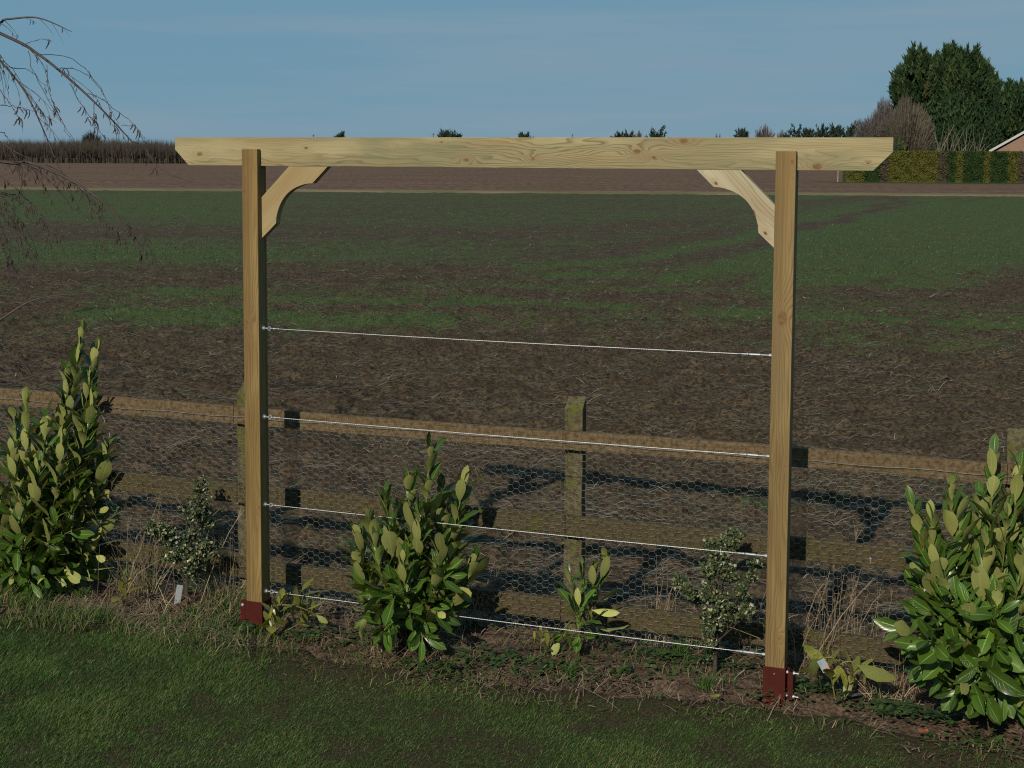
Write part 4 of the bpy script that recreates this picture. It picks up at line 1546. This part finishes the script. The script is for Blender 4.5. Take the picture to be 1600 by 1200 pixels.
# labels and litter
b_ = unproj(279, 945)
m = MB()
m.box((0, 0, .055), (.034, .0015, .11), Matrix.Rotation(.12, 3, 'Y') @ Matrix.Rotation(-.25, 3, 'X'))
tag(m.build('plant_label', M['label'], loc=b_), 'pale grey plastic plant label leaning under the left variegated shrub', 'plant label')
b_ = unproj(1287, 1040, Y=unproj(1311, 1103).y - .03)
tg_ = thing('plant_tag', b_, 'colourful printed tag caught on the speckled plant beside the right post', 'plant tag')
Mr = Matrix.Rotation(-.5, 3, 'Y') @ Matrix.Rotation(-.4, 3, 'X')
m = MB()
m.box((0, 0, 0), (.036, .0012, .056), Mr)
m.build('card', M['label'], tg_)
m = MB()
m.box(Mr @ Vector((-.009, -.0014, .014)), (.016, .0012, .018), Mr)
m.build('blue_patch', M['print_blue'], tg_)
m = MB()
m.box(Mr @ Vector((.006, -.0014, -.02)), (.022, .0012, .012), Mr)
m.build('red_patch', M['print_red'], tg_)


def chip(px, py, size, mat, name, label, cat, rz, seed):
    rg = random.Random(seed)
    b = unproj(px, py)
    n = 9
    pts = [(math.cos(2 * PI * k / n) * size * rg.uniform(.6, 1), math.sin(2 * PI * k / n) * size * .5 * rg.uniform(.6, 1)) for k in range(n)]
    c, s_ = math.cos(rz), math.sin(rz)
    m = MB()
    vs = [(x * c - y * s_, x * s_ + y * c, .03 + rg.uniform(0, .012)) for x, y in pts]
    m.add(vs + [(x, y, z - .004) for x, y, z in vs] + [(0, 0, .036), (0, 0, .03)],
          [(i, (i + 1) % n, 2 * n) for i in range(n)] + [((i + 1) % n + n, i + n, 2 * n + 1) for i in range(n)] + [(i, i + n, (i + 1) % n + n, (i + 1) % n) for i in range(n)])
    return tag(m.build(name, mat, loc=b), label, cat)


chip(1443, 1153, .03, M['orange_leaf'], 'fallen_leaf', 'single orange dead leaf lying on bare soil before the large laurel', 'fallen leaf', .2, 1)
chip(1332, 1096, .05, simple('slate', (.16, .17, .19), .4, var=.2), 'slate_chip', 'flat grey slate chip on soil beside the tagged plant', 'stone', .3, 2)
chip(1118, 1098, .03, M['aucuba'], 'yellow_leaf', 'pale yellow fallen leaf on the lawn edge below the cane', 'fallen leaf', .1, 3)

# ------------------------------------------------------------------ weeping birch reaching in from the left
birch_base = Vector((-11, 12.5, 0))
birch = thing('birch_tree', birch_base, 'weeping birch with bare catkin hung branches reaching in over the field', 'tree')
m = MB()
m.tube([(0, 0, -.1), (.05, 0, 1.5), (0.02, .05, 3), (.15, 0, 4.6), (.2, .1, 6.4), (.3, 0, 8)], [.15, .12, .09, .05, .028, .01], 10)
m.build('trunk', M['birch'], birch, smooth=True)
rgb = random.Random(4)
cat = MB()


def sprig(mb, p, d, ln, r, depth, YB):
    """a drooping side twig with catkins"""
    pts = [p]
    n = 7
    q = Vector(p)
    dd = Vector(d).normalized()
    for i in range(n):
        dd = (dd + Vector((rgb.uniform(-.1, .1), rgb.uniform(-.1, .1), -.11 + rgb.uniform(-.06, .06)))).normalized()
        q = q + dd * ln / n
        pts.append(q.copy())
        if depth and rgb.random() < .4:
            sprig(mb, q, dd + Vector((rgb.uniform(-.7, .7), rgb.uniform(-.7, .7), rgb.uniform(-.7, .15))), ln * rgb.uniform(.25, .5), r * .75, depth - 1, YB)
        if rgb.random() < .16:
            for k in range(rgb.randint(1, 2)):
                e = q + Vector((rgb.uniform(-.012, .012), rgb.uniform(-.01, .01), -rgb.uniform(.02, .042)))
                cat.tube([q, q.lerp(e, .5) + Vector((.003, 0, 0)), e], [.0012, .003, .0016], 4)
    mb.tube(pts, [r * (1 - .72 * i / n) for i in range(n + 1)], 4, cap=False)


def branch(start, path, r0, r1, nside, ln, YB, depth=1):
    """limb from the trunk that follows a path of photo points at depth YB"""
    P = [birch_base + Vector(start)]
    for (px, py) in path:
        P.append(unproj(px, py, Y=YB + rgb.uniform(-.03, .03)))
    # smooth by Catmull-Rom
    pts = []
    for i in range(len(P) - 1):
        a_, b_, c_, d_ = P[max(0, i - 1)], P[i], P[i + 1], P[min(len(P) - 1, i + 2)]
        for k in range(6):
            q = k / 6
            pts.append(.5 * ((2 * b_) + (c_ - a_) * q + (2 * a_ - 5 * b_ + 4 * c_ - d_) * q * q + (3 * b_ - a_ - 3 * c_ + d_) * q ** 3))
    pts.append(P[-1])
    n = len(pts)
    mb = MB()
    rad = [r0 * (1 - i / (n - 1)) ** .8 + r1 for i in range(n)]
    mb.tube([p - birch_base for p in pts], rad, 6)
    for k in range(nside):
        i = int(n * (.25 + .73 * (k + rgb.random()) / nside))
        i = min(n - 2, i)
        tg_ = (pts[i + 1] - pts[i]).normalized()
        sd = Vector((rgb.uniform(-.3, .9), rgb.uniform(-.4, .4), rgb.uniform(-.9, .35)))
        sprig(mb, pts[i] - birch_base, tg_ * .9 + sd, ln * rgb.uniform(.5, 1.1), max(.0016, min(.0028, rad[i] * .4)), depth, YB)
    mb.build('branch', M['twig'], birch)


branch((.15, 0, 4.4), [(-260, -60), (0, 52), (60, 85), (110, 125), (150, 162), (185, 198), (208, 224)], .011, .0022, 6, .3, 9.3)


def twig(path, r0, YB):
    """a fine arching twig that follows photo points, with buds and catkins along it"""
    P = [unproj(px, py, Y=YB + rgb.uniform(-.08, .08)) - birch_base for px, py in path]
    pts = []
    for i in range(len(P) - 1):
        a_, b_, c_, d_ = P[max(0, i - 1)], P[i], P[i + 1], P[min(len(P) - 1, i + 2)]
        for k in range(5):
            q = k / 5
            pts.append(.5 * ((2 * b_) + (c_ - a_) * q + (2 * a_ - 5 * b_ + 4 * c_ - d_) * q * q + (3 * b_ - a_ - 3 * c_ + d_) * q ** 3) + Vector((rgb.gauss(0, .003), 0, rgb.gauss(0, .003))))
    pts.append(P[-1])
    n = len(pts)
    mb = MB()
    mb.tube(pts, [r0 * (1 - .62 * i / (n - 1)) for i in range(n)], 4, cap=False)
    for i in range(2, n):
        if rgb.random() < .5:
            e = pts[i] + Vector((rgb.uniform(-.016, .016), 0, rgb.uniform(-.006, .014)))
            mb.tube([pts[i], e], [.0026, .0012], 3)
        if rgb.random() < .13:
            for k in range(rgb.randint(1, 3)):
                q0 = pts[i] + Vector((rgb.uniform(-.02, .02), 0, -.006))
                e = q0 + Vector((rgb.uniform(-.03, .03), rgb.uniform(-.01, .01), -rgb.uniform(.03, .06)))
                cat.tube([pts[i], q0, q0.lerp(e, .5) + Vector((.006, 0, 0)), e], [.0014, .003, .0042, .0022], 4)
    mb.build('twig', M['twig'], birch)


for pth in ([(60, 85), (90, 86), (120, 97), (148, 125), (168, 160), (178, 190), (205, 218)], [(88, 107), (115, 107), (140, 120), (160, 145), (172, 170), (186, 196)], [(45, 80), (52, 110), (75, 155), (95, 190), (115, 225), (124, 242)],
            [(73, 100), (76, 140), (85, 165), (105, 205), (132, 236), (150, 256)], [(108, 130), (125, 160), (145, 190), (160, 210), (178, 224)], [(135, 147), (160, 155), (180, 172), (205, 190), (222, 212), (232, 228)],
            [(147, 160), (147, 190), (150, 214), (148, 232)], [(178, 190), (181, 210), (180, 226)], [(35, 72), (50, 65), (70, 61), (81, 65)], [(205, 220), (225, 232), (243, 255), (262, 270), (300, 285)], [(0, 94), (20, 108), (45, 150), (65, 175), (88, 192)],
            [(14, 105), (40, 108), (55, 118), (72, 136)], [(190, 196), (210, 198), (222, 215), (232, 240), (245, 262)], [(0, 165), (20, 166), (40, 170), (58, 175)], [(0, 206), (12, 214), (20, 240), (25, 262)], [(200, 215), (204, 235), (208, 255), (206, 268)],
            [(0, 140), (14, 160), (30, 186), (36, 208)], [(72, 258), (95, 268), (112, 284), (118, 300)], [(118, 284), (135, 300), (142, 330), (145, 345)], [(160, 315), (160, 335), (166, 350), (172, 354)], [(186, 340), (185, 362), (187, 372)],
            [(205, 365), (216, 385), (221, 405), (222, 415)], [(195, 352), (225, 365), (238, 385)], [(60, 258), (66, 278), (67, 290)], [(20, 253), (35, 263), (34, 280)], [(0, 275), (30, 300), (60, 330), (75, 360), (70, 392)],
            [(0, 300), (20, 330), (38, 352), (60, 400)], [(0, 330), (15, 350), (40, 372), (52, 392)], [(0, 345), (10, 375), (25, 400)], [(0, 300), (40, 310), (62, 340), (68, 352)], [(10, 352), (22, 372), (40, 380), (45, 400)]):
    twig(pth, .0028, 9.3)

branch((.1, 0, 4.0), [(-200, -40), (-20, 30), (10, 30), (60, 28), (113, 50)], .012, .0016, 8, .2, 9.4, 0)
branch((.05, 0, 3.2), [(-250, 210), (0, 252), (45, 254), (110, 281), (160, 315), (195, 352), (232, 398)], .014, .0015, 22, .36, 9.1)
branch((.05, 0, 3.4), [(-250, 20), (-40, 60), (0, 95), (40, 145), (75, 220), (90, 262)], .01, .0016, 14, .36, 9.6)
branch((.0, 0, 1.6), [(-250, 640), (-60, 540), (0, 500), (55, 468), (128, 458)], .012, .0018, 4, .2, 9.0, 0)
branch((.05, 0, 2.9), [(-200, 200), (-40, 290), (0, 320), (25, 355), (50, 400)], .008, .0014, 18, .3, 9.2)
branch((.05, 0, 2.8), [(-200, 240), (-60, 300), (-15, 345), (10, 400), (25, 440)], .008, .0014, 18, .3, 9.3)
branch((.05, 0, 3.0), [(-200, 150), (-40, 200), (-10, 215), (20, 235), (50, 250)], .008, .0014, 12, .26, 9.5)
branch((.05, 0, 2.6), [(-200, 300), (-40, 300), (0, 302), (50, 322), (90, 365)], .008, .0014, 14, .3, 9.2)
branch((.0, 0, 1.5), [(-200, 480), (-50, 560), (0, 600), (60, 585), (110, 580)], .008, .0014, 14, .4, 9.0, 0)
branch((.0, 0, 1.5), [(-200, 420), (-50, 500), (0, 540), (40, 570), (60, 600)], .008, .0014, 14, .4, 9.2, 0)
cat_o = cat.build('catkins', M['catkin'], birch)
cat_o['kind'] = 'stuff'

# ------------------------------------------------------------------ far background
def bare_tree(name, px, base_py, top_py, width_px, Y, label, mat, seed, n=900, trunk=True, group='bare trees on the skyline', dome=False, rr=1.):
    rg = np.random.default_rng(seed)
    b = unproj(px, base_py, Y=Y)
    b.z = 0
    top = unproj(px, top_py, Y=Y).z
    hw = width_px / 2 / F * Y
    root = thing(name, b, label, 'tree', group)
    m = MB()
    if trunk:
        m.tube([(0, 0, -.1), (0, 0, top * .2), (hw * .05, 0, top * .45)], [top * .028, top * .022, top * .012], 6, .2)
        m.build('trunk', mat, root)
        m = MB()
    cz = top * (.58 if not dome else .1)
    rz_ = top - cz
    th = .0011 * Y / 2.13 * .55 * rr
    for i in range(n):
        d = rg.normal(0, 1, 3)
        d /= np.linalg.norm(d)
        if dome:
            d[2] = abs(d[2]) ** .8
        k = rg.uniform(.72, 1.03) ** (.4 if dome else 1) + .06 * math.sin(d[0] * 9 + seed) + .05 * math.sin(d[2] * 13)
        e = np.array([d[0] * hw * k, d[1] * hw * k, cz + d[2] * rz_ * k])
        s0 = np.array([d[0] * hw * .06, d[1] * hw * .06, top * (rg.uniform(.15, .4) if not dome else .03)])
        q0 = .0 if rg.random() < .2 else rg.uniform(.2, .75)
        mid = (s0 + e) / 2 + np.array([d[0] * hw * .16, 0, top * (.05 if dome else .09)]) + rg.normal(0, hw * .04, 3)
        f = lambda q: s0 * (1 - q) ** 2 + mid * 2 * q * (1 - q) + e * q * q
        wob = rg.normal(0, hw * (.02 if dome else .05), 3)
        pts = [f(q0), f(q0 + (1 - q0) * .5) + wob * .4, f(1) + wob]
        m.tube([Vector(p) for p in pts], [th * (1.5 - q0), th * (1.1 - q0 * .5), th * .35], 3, float(np.clip(rg.normal(.5, .25), 0, 1)), cap=False)
        if dome and i % 2:
            for k2 in range(3):
                q2 = rg.uniform(.55, 1.)
                p2 = f(q2)
                m.tube([Vector(p2), Vector(p2 + d * hw * .08 + rg.normal(0, hw * .06, 3))], [th * .5, th * .25], 3, float(np.clip(rg.normal(.5, .25), 0, 1)), cap=False)
    m.build('crown', mat, root)
    return root


def spray_crown(cx, cy, z0, z1, rx, rg, nplume, per, size, taper=.55, up=.9):
    """upswept plumes of scale-leaf sprays; returns triangles and a value for each"""
    P, D, Aq = [], [], []
    for i in range(nplume):
        q = rg.random() ** .85
        z = z0 + (z1 - z0) * q
        prof = (1 - max(0, (q - taper) / (1 - taper)) ** 1.6) * (.72 + .28 * min(1, q * 5))
        a_ = rg.random() * 6.283
        bumps = .82 + .22 * math.sin(a_ * 3 + q * 9) + .1 * math.sin(a_ * 7 - q * 15)
        r_ = rx * max(.08, prof) * bumps
        base = np.array([cx + math.cos(a_) * r_ * .7, cy + math.sin(a_) * r_ * .7, z])
        d = np.array([math.cos(a_) * (.8 - .45 * q), math.sin(a_) * (.8 - .45 * q), up + .5 * q])
        d /= np.linalg.norm(d)
        ln = rx * rg.uniform(.4, .8) * (.85 + .2 * q)
        tone = rg.normal(.42, .24)
        for k in range(per):
            f = rg.random()
            c = base + d * ln * f + rg.normal(0, .11 * rx * (1 - .8 * f), 3)
            P.append(c)
            D.append(d + rg.normal(0, .33, 3))
            Aq.append(tone + rg.normal(0, .1))
    P = np.array(P)
    D = np.array(D)
    D /= np.linalg.norm(D, axis=1)[:, None]
    n = len(P)
    E = np.cross(D, rg.normal(0, 1, (n, 3)))
    E /= np.linalg.norm(E, axis=1)[:, None]
    ln = rg.uniform(.6, 1.3, n)[:, None] * size
    Vv = np.stack([P - E * ln * .19, P + E * ln * .19, P + D * ln], 1).reshape(-1, 3)
    return Vv, np.arange(n * 3).reshape(-1, 3), np.repeat(np.clip(Aq, 0, 1), 3)


def conifer(px, top_py, crown_py, width_px, Y, label, seed, nplume=190, per=46, size=.62):
    rg = np.random.default_rng(seed)
    b = unproj(px, 284, Y=Y)
    b.z = 0
    top = unproj(px, top_py, Y=Y).z
    z0 = unproj(px, crown_py, Y=Y).z
    rx = width_px / 2 / F * Y
    root = thing('conifer_tree', b, label, 'tree', 'dark conifers behind the clipped hedge')
    m = MB()
    for k in range(5):
        x = rg.uniform(-.5, .5) * rx
        m.tube([(x * .5, rg.uniform(-1, 1), -.1), (x, 0, z0 * .6), (x * 1.1, 0, z0 + (top - z0) * .4)], [.28, .2, .08], 5, rg.uniform(.5, 1))
    m.build('trunk', M['bare_brown'], root)
    Vv, T, a_ = spray_crown(0, 0, z0, top - size * .7, rx, rg, nplume, per, size)
    obj('crown', mesh_np('crown', Vv, T, {'rnd': a_}), M['conifer'], root)
    return root


conifer(1424, 94, 200, 72, 160, 'dark conifer at the left edge of the tall clump beside the bare domed bush', 1)
conifer(1452, 100, 205, 60, 166, 'dark conifer second from the left end of the tall clump', 2, 130)
conifer(1480, 90, 205, 74, 162, 'tallest dark conifer in the middle of the clump', 3)
conifer(1510, 94, 205, 76, 160, 'dark conifer right of the tallest one with a ragged top', 4)
conifer(1538, 116, 205, 52, 164, 'shorter dark conifer on the right shoulder of the clump', 5, 140)
conifer(1580, 148, 228, 74, 158, 'rounded lower conifer behind the house gable', 6)
conifer(1628, 172, 228, 70, 160, 'lower conifer at the right edge behind the house roof', 7, 140)
# thin undergrowth stems in front of the trunks
und = thing('bamboo_clump', unproj(1500, 284, Y=154.5).xy.to_3d(), 'pale upright stems growing behind the clipped hedge below the conifers', 'bush')
m = MB()
rg = np.random.default_rng(5)
for k in range(70):
    x = rg.uniform(-6.5, 4)
    h_ = rg.uniform(3.2, 6.6)
    m.tube([(x, rg.uniform(-1, 1), 0), (x + rg.normal(0, .25), 0, h_ * .6), (x + rg.normal(0, .6), 0, h_)], [.06, .05, .02], 3, float(np.clip(rg.normal(.7, .25), 0, 1)), cap=False)
m.build('stems', M['bare_brown'], und)
Vv, T, a_ = spray_crown(1.5, 14., .3, 4.6, 8.5, rg, 640, 24, .55, .5)
o = obj('foliage', mesh_np('foliage', Vv * np.array([1, .25, 1]), T, {'rnd': np.clip(a_ - .25, 0, 1)}), M['conifer'], und)
o['kind'] = 'stuff'

bare_tree('bare_bush', 1380, 284, 158, 100, 154, 'greyish bare domed bush left of the conifers', M['bare_grey'], 21, 3000, False, 'bare domed bushes before the conifers', True, .8)
bare_tree('bare_bush', 1416, 284, 152, 94, 150, 'brownish bare domed bush touching the conifers behind the hedge', M['bare_brown'], 22, 3000, False, 'bare domed bushes before the conifers', True, .8)
sb = thing('laurel_bush', unproj(1406, 284, Y=148).xy.to_3d(), 'small bright green bush peeping over the hedge by the beam end', 'bush')
Vv, T, a_ = spray_crown(0, 0, .3, 4.1, 1.4, rg, 40, 25, .4, .6)
obj('foliage', mesh_np('foliage', Vv, T, {'rnd': np.clip(a_ + .3, 0, 1)}), M['conifer'], sb)['kind'] = 'stuff'

# clipped hedge of mixed golden and green plants
HY = 146.0
hb = unproj(1319, 284, Y=HY)
hb.z = 0
hedge = thing('clipped_hedge', hb, 'long clipped hedge of golden and dark green stripes beyond the ploughed field', 'hedge')
cuts = [1319, 1331, 1347, 1372, 1385, 1424, 1462, 1475, 1488, 1500, 1532, 1542, 1570, 1585, 1600, 1640, 1700, 1780, 1860]
tones = ['gold', 'gold', 'green', 'brown', 'gold', 'gold', 'brown', 'green', 'gold', 'green', 'gold', 'green', 'gold', 'brown', 'gold', 'green', 'gold', 'green']
hz0 = unproj(1450, 237.5, Y=HY).z
for i, tn in enumerate(tones):
    xa = (cuts[i] - 1319) / F * HY
    xb = (cuts[i + 1] - 1319) / F * HY
    n = int((xb - xa) * 1500)
    P = np.stack([rg.uniform(xa, xb, n) + rg.normal(0, .16, n), rg.uniform(-.75, .75, n), rg.uniform(.1, hz0, n)], -1)
    fc = rg.random(n)
    P[:, 1] = np.where(fc < .62, -.75 + rg.normal(0, .07, n), P[:, 1])
    P[:, 2] = np.where(fc > .75, hz0 + rg.normal(0, .05, n), P[:, 2])
    P[:, 1] += .08 * np.sin(P[:, 0] * 3.1 + i) * np.cos(P[:, 2] * 4)
    P[:, 1] = np.where(P[:, 2] < .5, P[:, 1] + .25 * (.5 - P[:, 2]), P[:, 1])
    D = rg.normal(0, 1, (n, 3))
    D[:, 1] -= .9
    D[:, 2] += .5
    D /= np.linalg.norm(D, axis=1)[:, None]
    E = np.cross(D, rg.normal(0, 1, (n, 3)))
    E /= np.linalg.norm(E, axis=1)[:, None]
    ln = rg.uniform(.08, .16, n)[:, None]
    Vv = np.stack([P - E * ln * .5, P + E * ln * .5, P + D * ln], 1).reshape(-1, 3)
    pt = obj('hedge_plant', mesh_np('hedge_plant', Vv, np.arange(n * 3).reshape(-1, 3), {'rnd': np.repeat(np.clip(rg.normal(.5, .25, n), 0, 1), 3)}), M['hedge_' + tn], hedge)
    tag(pt, {'gold': 'golden hedge section', 'green': 'dark green hedge section', 'brown': 'bare brownish hedge section'}[tn])
    m = MB()
    m.box(((xa + xb) / 2, .02, (hz0 - .14) / 2 + .05), (xb - xa - .004, 1.48, hz0 - .14), None, .0)
    m.build('inner_growth', M['hedge_' + tn], pt)
# grass verge below the hedge
va, vb_ = unproj(1285, 285, Y=HY - 1.2), unproj(1900, 285, Y=HY - 1.2)
tag(obj('grass_verge', mesh_np('grass_verge', [(va.x + 1.5, HY - 6, .05), (vb_.x + 20, HY - 6, .05), (vb_.x + 20, HY + 4, .05), (va.x - 1, HY + 1, .05)], [(0, 1, 2, 3)]), M['verge']), kind='structure')
m = MB()
pb = unproj(1309, 284, Y=145)
m.tube([(0, 0, 0), (0, 0, 1.0), (0, 0, 1.35)], [.045, .045, .04], 6)
tag(m.build('marker_post', M['brace_b'], loc=(pb.x, pb.y, 0)), 'short pale marker post at the end of the clipped hedge', 'post')

# house: gable with white verge boards
hp = unproj(1545, 237, Y=151)
house = thing('brick_house', (hp.x, 151, 0), 'brick house gable with white verge board behind the hedge', 'house', rz=R(-24))
ez = hp.z
half = 5.2
rise = half * .6
m = MB()
gab = [(.5, 0), (2 * half - .5, 0), (2 * half - .5, ez - .1), (half, ez + rise - .35), (.5, ez - .1)]
m.add([(x, 0, z) for x, z in gab] + [(x, 9, z) for x, z in gab], [(0, 1, 2, 3, 4), (9, 8, 7, 6, 5)] + [(i, i + 5, (i + 1) % 5 + 5, (i + 1) % 5) for i in range(5)])
m.build('wall', M['brick'], house)
for sgn, nm in ((0, 'roof'), (1, 'roof')):
    m = MB()
    xe, xm = (0 if sgn == 0 else 2 * half), half
    m.add([(xe, -.15, ez), (xm, -.15, ez + rise), (xm, 9.2, ez + rise), (xe, 9.2, ez), (xe, -.15, ez + .14), (xm, -.15, ez + rise + .14), (xm, 9.2, ez + rise + .14), (xe, 9.2, ez + .14)],
          [(0, 1, 2, 3), (7, 6, 5, 4), (0, 4, 5, 1), (2, 6, 7, 3), (1, 5, 6, 2), (0, 3, 7, 4)])
    m.build('roof', M['roof'], house)
    m = MB()
    m.add([(xe, -.22, ez - .16), (xm, -.22, ez + rise - .16), (xm, -.22, ez + rise + .13), (xe, -.22, ez + .13), (xe, -.16, ez - .16), (xm, -.16, ez + rise - .16), (xm, -.16, ez + rise + .13), (xe, -.16, ez + .13)],
          [(0, 1, 2, 3), (7, 6, 5, 4), (0, 4, 5, 1), (3, 2, 6, 7), (0, 3, 7, 4), (1, 5, 6, 2)])
    m.build('verge_board', M['white'], house)
for wx in (2.6, 6.4):
    m = MB()
    m.box((wx + .6, -.03, 1.5), (1.3, .08, 1.2))
    f_ = m.build('window', M['white'], house)
    for k in (-.3, .3):
        m = MB()
        m.box((wx + .6 + k, -.075, 1.5), (.52, .01, 1.05))
        m.build('pane', M['print_dark'], f_)

# far plantation on the left horizon: a mass of bare young trees
n = 5200
X = rg.uniform(-215, -92, n)
Y = rg.uniform(404, 450, n)
kp = (X / Y > -.56) & (X / Y < -.232)
X, Y = X[kp], Y[kp]
n = len(X)
hmax = 5.6 + 3.4 * (fbm(X * .16, Y * .05, 4, 77) - .3) + rg.normal(0, .45, n) + (Y - 404) * .02
V_, T_, a_ = [], [], []
off = 0
for k in range(10):
    h0 = hmax * (0 if k == 0 else 1) * rg.uniform(.1, .6, n)
    h1 = hmax * rg.uniform(.65, 1.08, n) if k else hmax
    sx = rg.normal(0, .45 if k else .1, n)
    wd_ = .06 if k == 0 else .036
    P0 = np.stack([X, Y, h0], -1)
    P1 = np.stack([X + sx, Y + rg.normal(0, .2, n), h1], -1)
    e = np.array([wd_, 0, 0])
    V_.append(np.stack([P0 - e, P0 + e, P1], 1).reshape(-1, 3))
    a_.append(np.repeat(np.clip(rg.normal(.36, .22, n), 0, .9), 3))
# pale tree guards round the front stems
gx = np.sort(rg.uniform(-190, -92, 190))
gx = gx[gx / 402 > -.5]
P0 = np.stack([gx, np.full(len(gx), 402.), np.zeros(len(gx))], -1)
for dx in (.07,):
    e = np.array([dx, 0, 0])
    u_ = np.array([0, 0, 1.5])
    V_.append(np.stack([P0 - e, P0 + e, P0 + e + u_], 1).reshape(-1, 3))
    V_.append(np.stack([P0 - e, P0 + e + u_, P0 - e + u_], 1).reshape(-1, 3))
    a_ += [np.full(len(gx) * 3, .72)] * 2
# dark low scrub between the stems
m_ = 9000
sx_ = rg.uniform(-215, -92, m_)
sy_ = rg.uniform(405, 440, m_)
kp = (sx_ / sy_ > -.56) & (sx_ / sy_ < -.232)
sx_, sy_ = sx_[kp], sy_[kp]
m_ = len(sx_)
P0 = np.stack([sx_, sy_, rg.uniform(0, 2.8, m_)], -1)
D = rg.normal(0, .55, (m_, 3))
E = rg.normal(0, .4, (m_, 3))
V_.append(np.stack([P0, P0 + D, P0 + E], 1).reshape(-1, 3))
a_.append(np.repeat(np.clip(rg.normal(.12, .12, m_), 0, 1), 3))
Vv = np.concatenate(V_)
tag(obj('woodland', mesh_np('woodland', Vv, np.arange(len(Vv)).reshape(-1, 3), {'rnd': np.concatenate(a_)}), M['bare_wood']), 'dense belt of bare young trees on the left horizon', 'woodland', kind='stuff')

bare_tree('bare_tree', 143, 248, 203, 36, 470, 'round headed bare tree above the plantation on the left horizon', M['bare_wood'], 31, 800, rr=.55)
bare_tree('bare_tree', 1194, 247, 194, 38, 420, 'bare spreading tree on the skyline left of the row of dark evergreens', M['bare_grey'], 32, 520)
bare_tree('bare_tree', 1222, 247, 201, 22, 430, 'smaller bare tree between the spreading one and the dark evergreens', M['bare_grey'], 33, 320)
bare_tree('bare_tree', 998, 245, 203, 16, 600, 'small bare tree poking above the middle of the beam', M['bare_grey'], 34, 220)
bare_tree('bare_tree', 1121, 246, 208, 20, 600, 'low bare tree just above the beam, left of the dark round tree', M['bare_grey'], 35, 240)


def far_evergreen(px, top_py, width_px, Y, label, seed):
    rg_ = np.random.default_rng(seed)
    b = unproj(px, 246, Y=Y)
    b.z = 0
    top = unproj(px, top_py, Y=Y).z
    rx = width_px / 2 / F * Y
    root = thing('evergreen_tree', b, label, 'tree', 'distant evergreens on the skyline')
    m = MB()
    m.tube([(0, 0, 0), (0, 0, top * .5)], [.4, .3], 5)
    m.build('trunk', M['far_tree'], root)
    Vv, T, a_ = spray_crown(0, 0, .3, top - 1.7, rx * 1.4, rg_, 90, 20, Y / 420., .2, .25)
    obj('crown', mesh_np('crown', Vv, T, {'rnd': a_}), M['far_tree'], root)


for i, (px, tp, wd_, Y, lb) in enumerate([
        (531, 210, 14, 700, 'tiny dark tree above the left part of the beam'),
        (697, 211, 20, 700, 'low dark tree near the pole left of the beam middle'),
        (712, 210, 14, 705, 'dark tree top just right of the low one near the pole'),
        (820, 211, 17, 700, 'low dark tree line above the centre of the beam'),
        (966, 212, 18, 640, 'low dark tree left of the small bare tree'),
        (983, 208, 16, 640, 'pointed dark tree beside the small bare tree'),
        (1025, 209, 26, 640, 'broad low dark tree right of the small bare tree'),
        (1158, 204, 25, 480, 'dark round evergreen standing alone above the beam'),
        (1243, 200, 34, 380, 'left evergreen of the dark row beside the bare bushes'),
        (1262, 200, 24, 385, 'second evergreen of the dark row beside the bare bushes'),
        (1284, 198, 30, 380, 'middle evergreen of the dark row beside the bare bushes'),
        (1305, 198, 28, 384, 'fourth evergreen of the dark row beside the bare bushes'),
        (1328, 198, 34, 380, 'right evergreen of the dark row, next to the bare bushes')]):
    far_evergreen(px, tp + (2 if Y > 600 else 1), wd_ * (1.5 if Y > 600 else 1.1), Y, lb, 300 + i)

for (px, tp, lb) in ((490, 210, 'lone telegraph pole above the left part of the beam'), (677, 208, 'telegraph pole beside the low dark trees'), (894, 209, 'telegraph pole right of the beam centre')):
    Y = 520
    b = unproj(px, 245, Y=Y)
    b.z = 0
    top = unproj(px, tp, Y=Y).z
    root = thing('telegraph_pole', b, lb, 'pole', 'telegraph poles on the horizon')
    m = MB()
    m.tube([(0, 0, 0), (0, 0, top)], [.16, .12], 6)
    m.build('pole', M['bark'], root)
    m = MB()
    m.box((0, 0, top - .5), (1.3, .12, .12))
    m.build('crossarm', M['bark'], root)
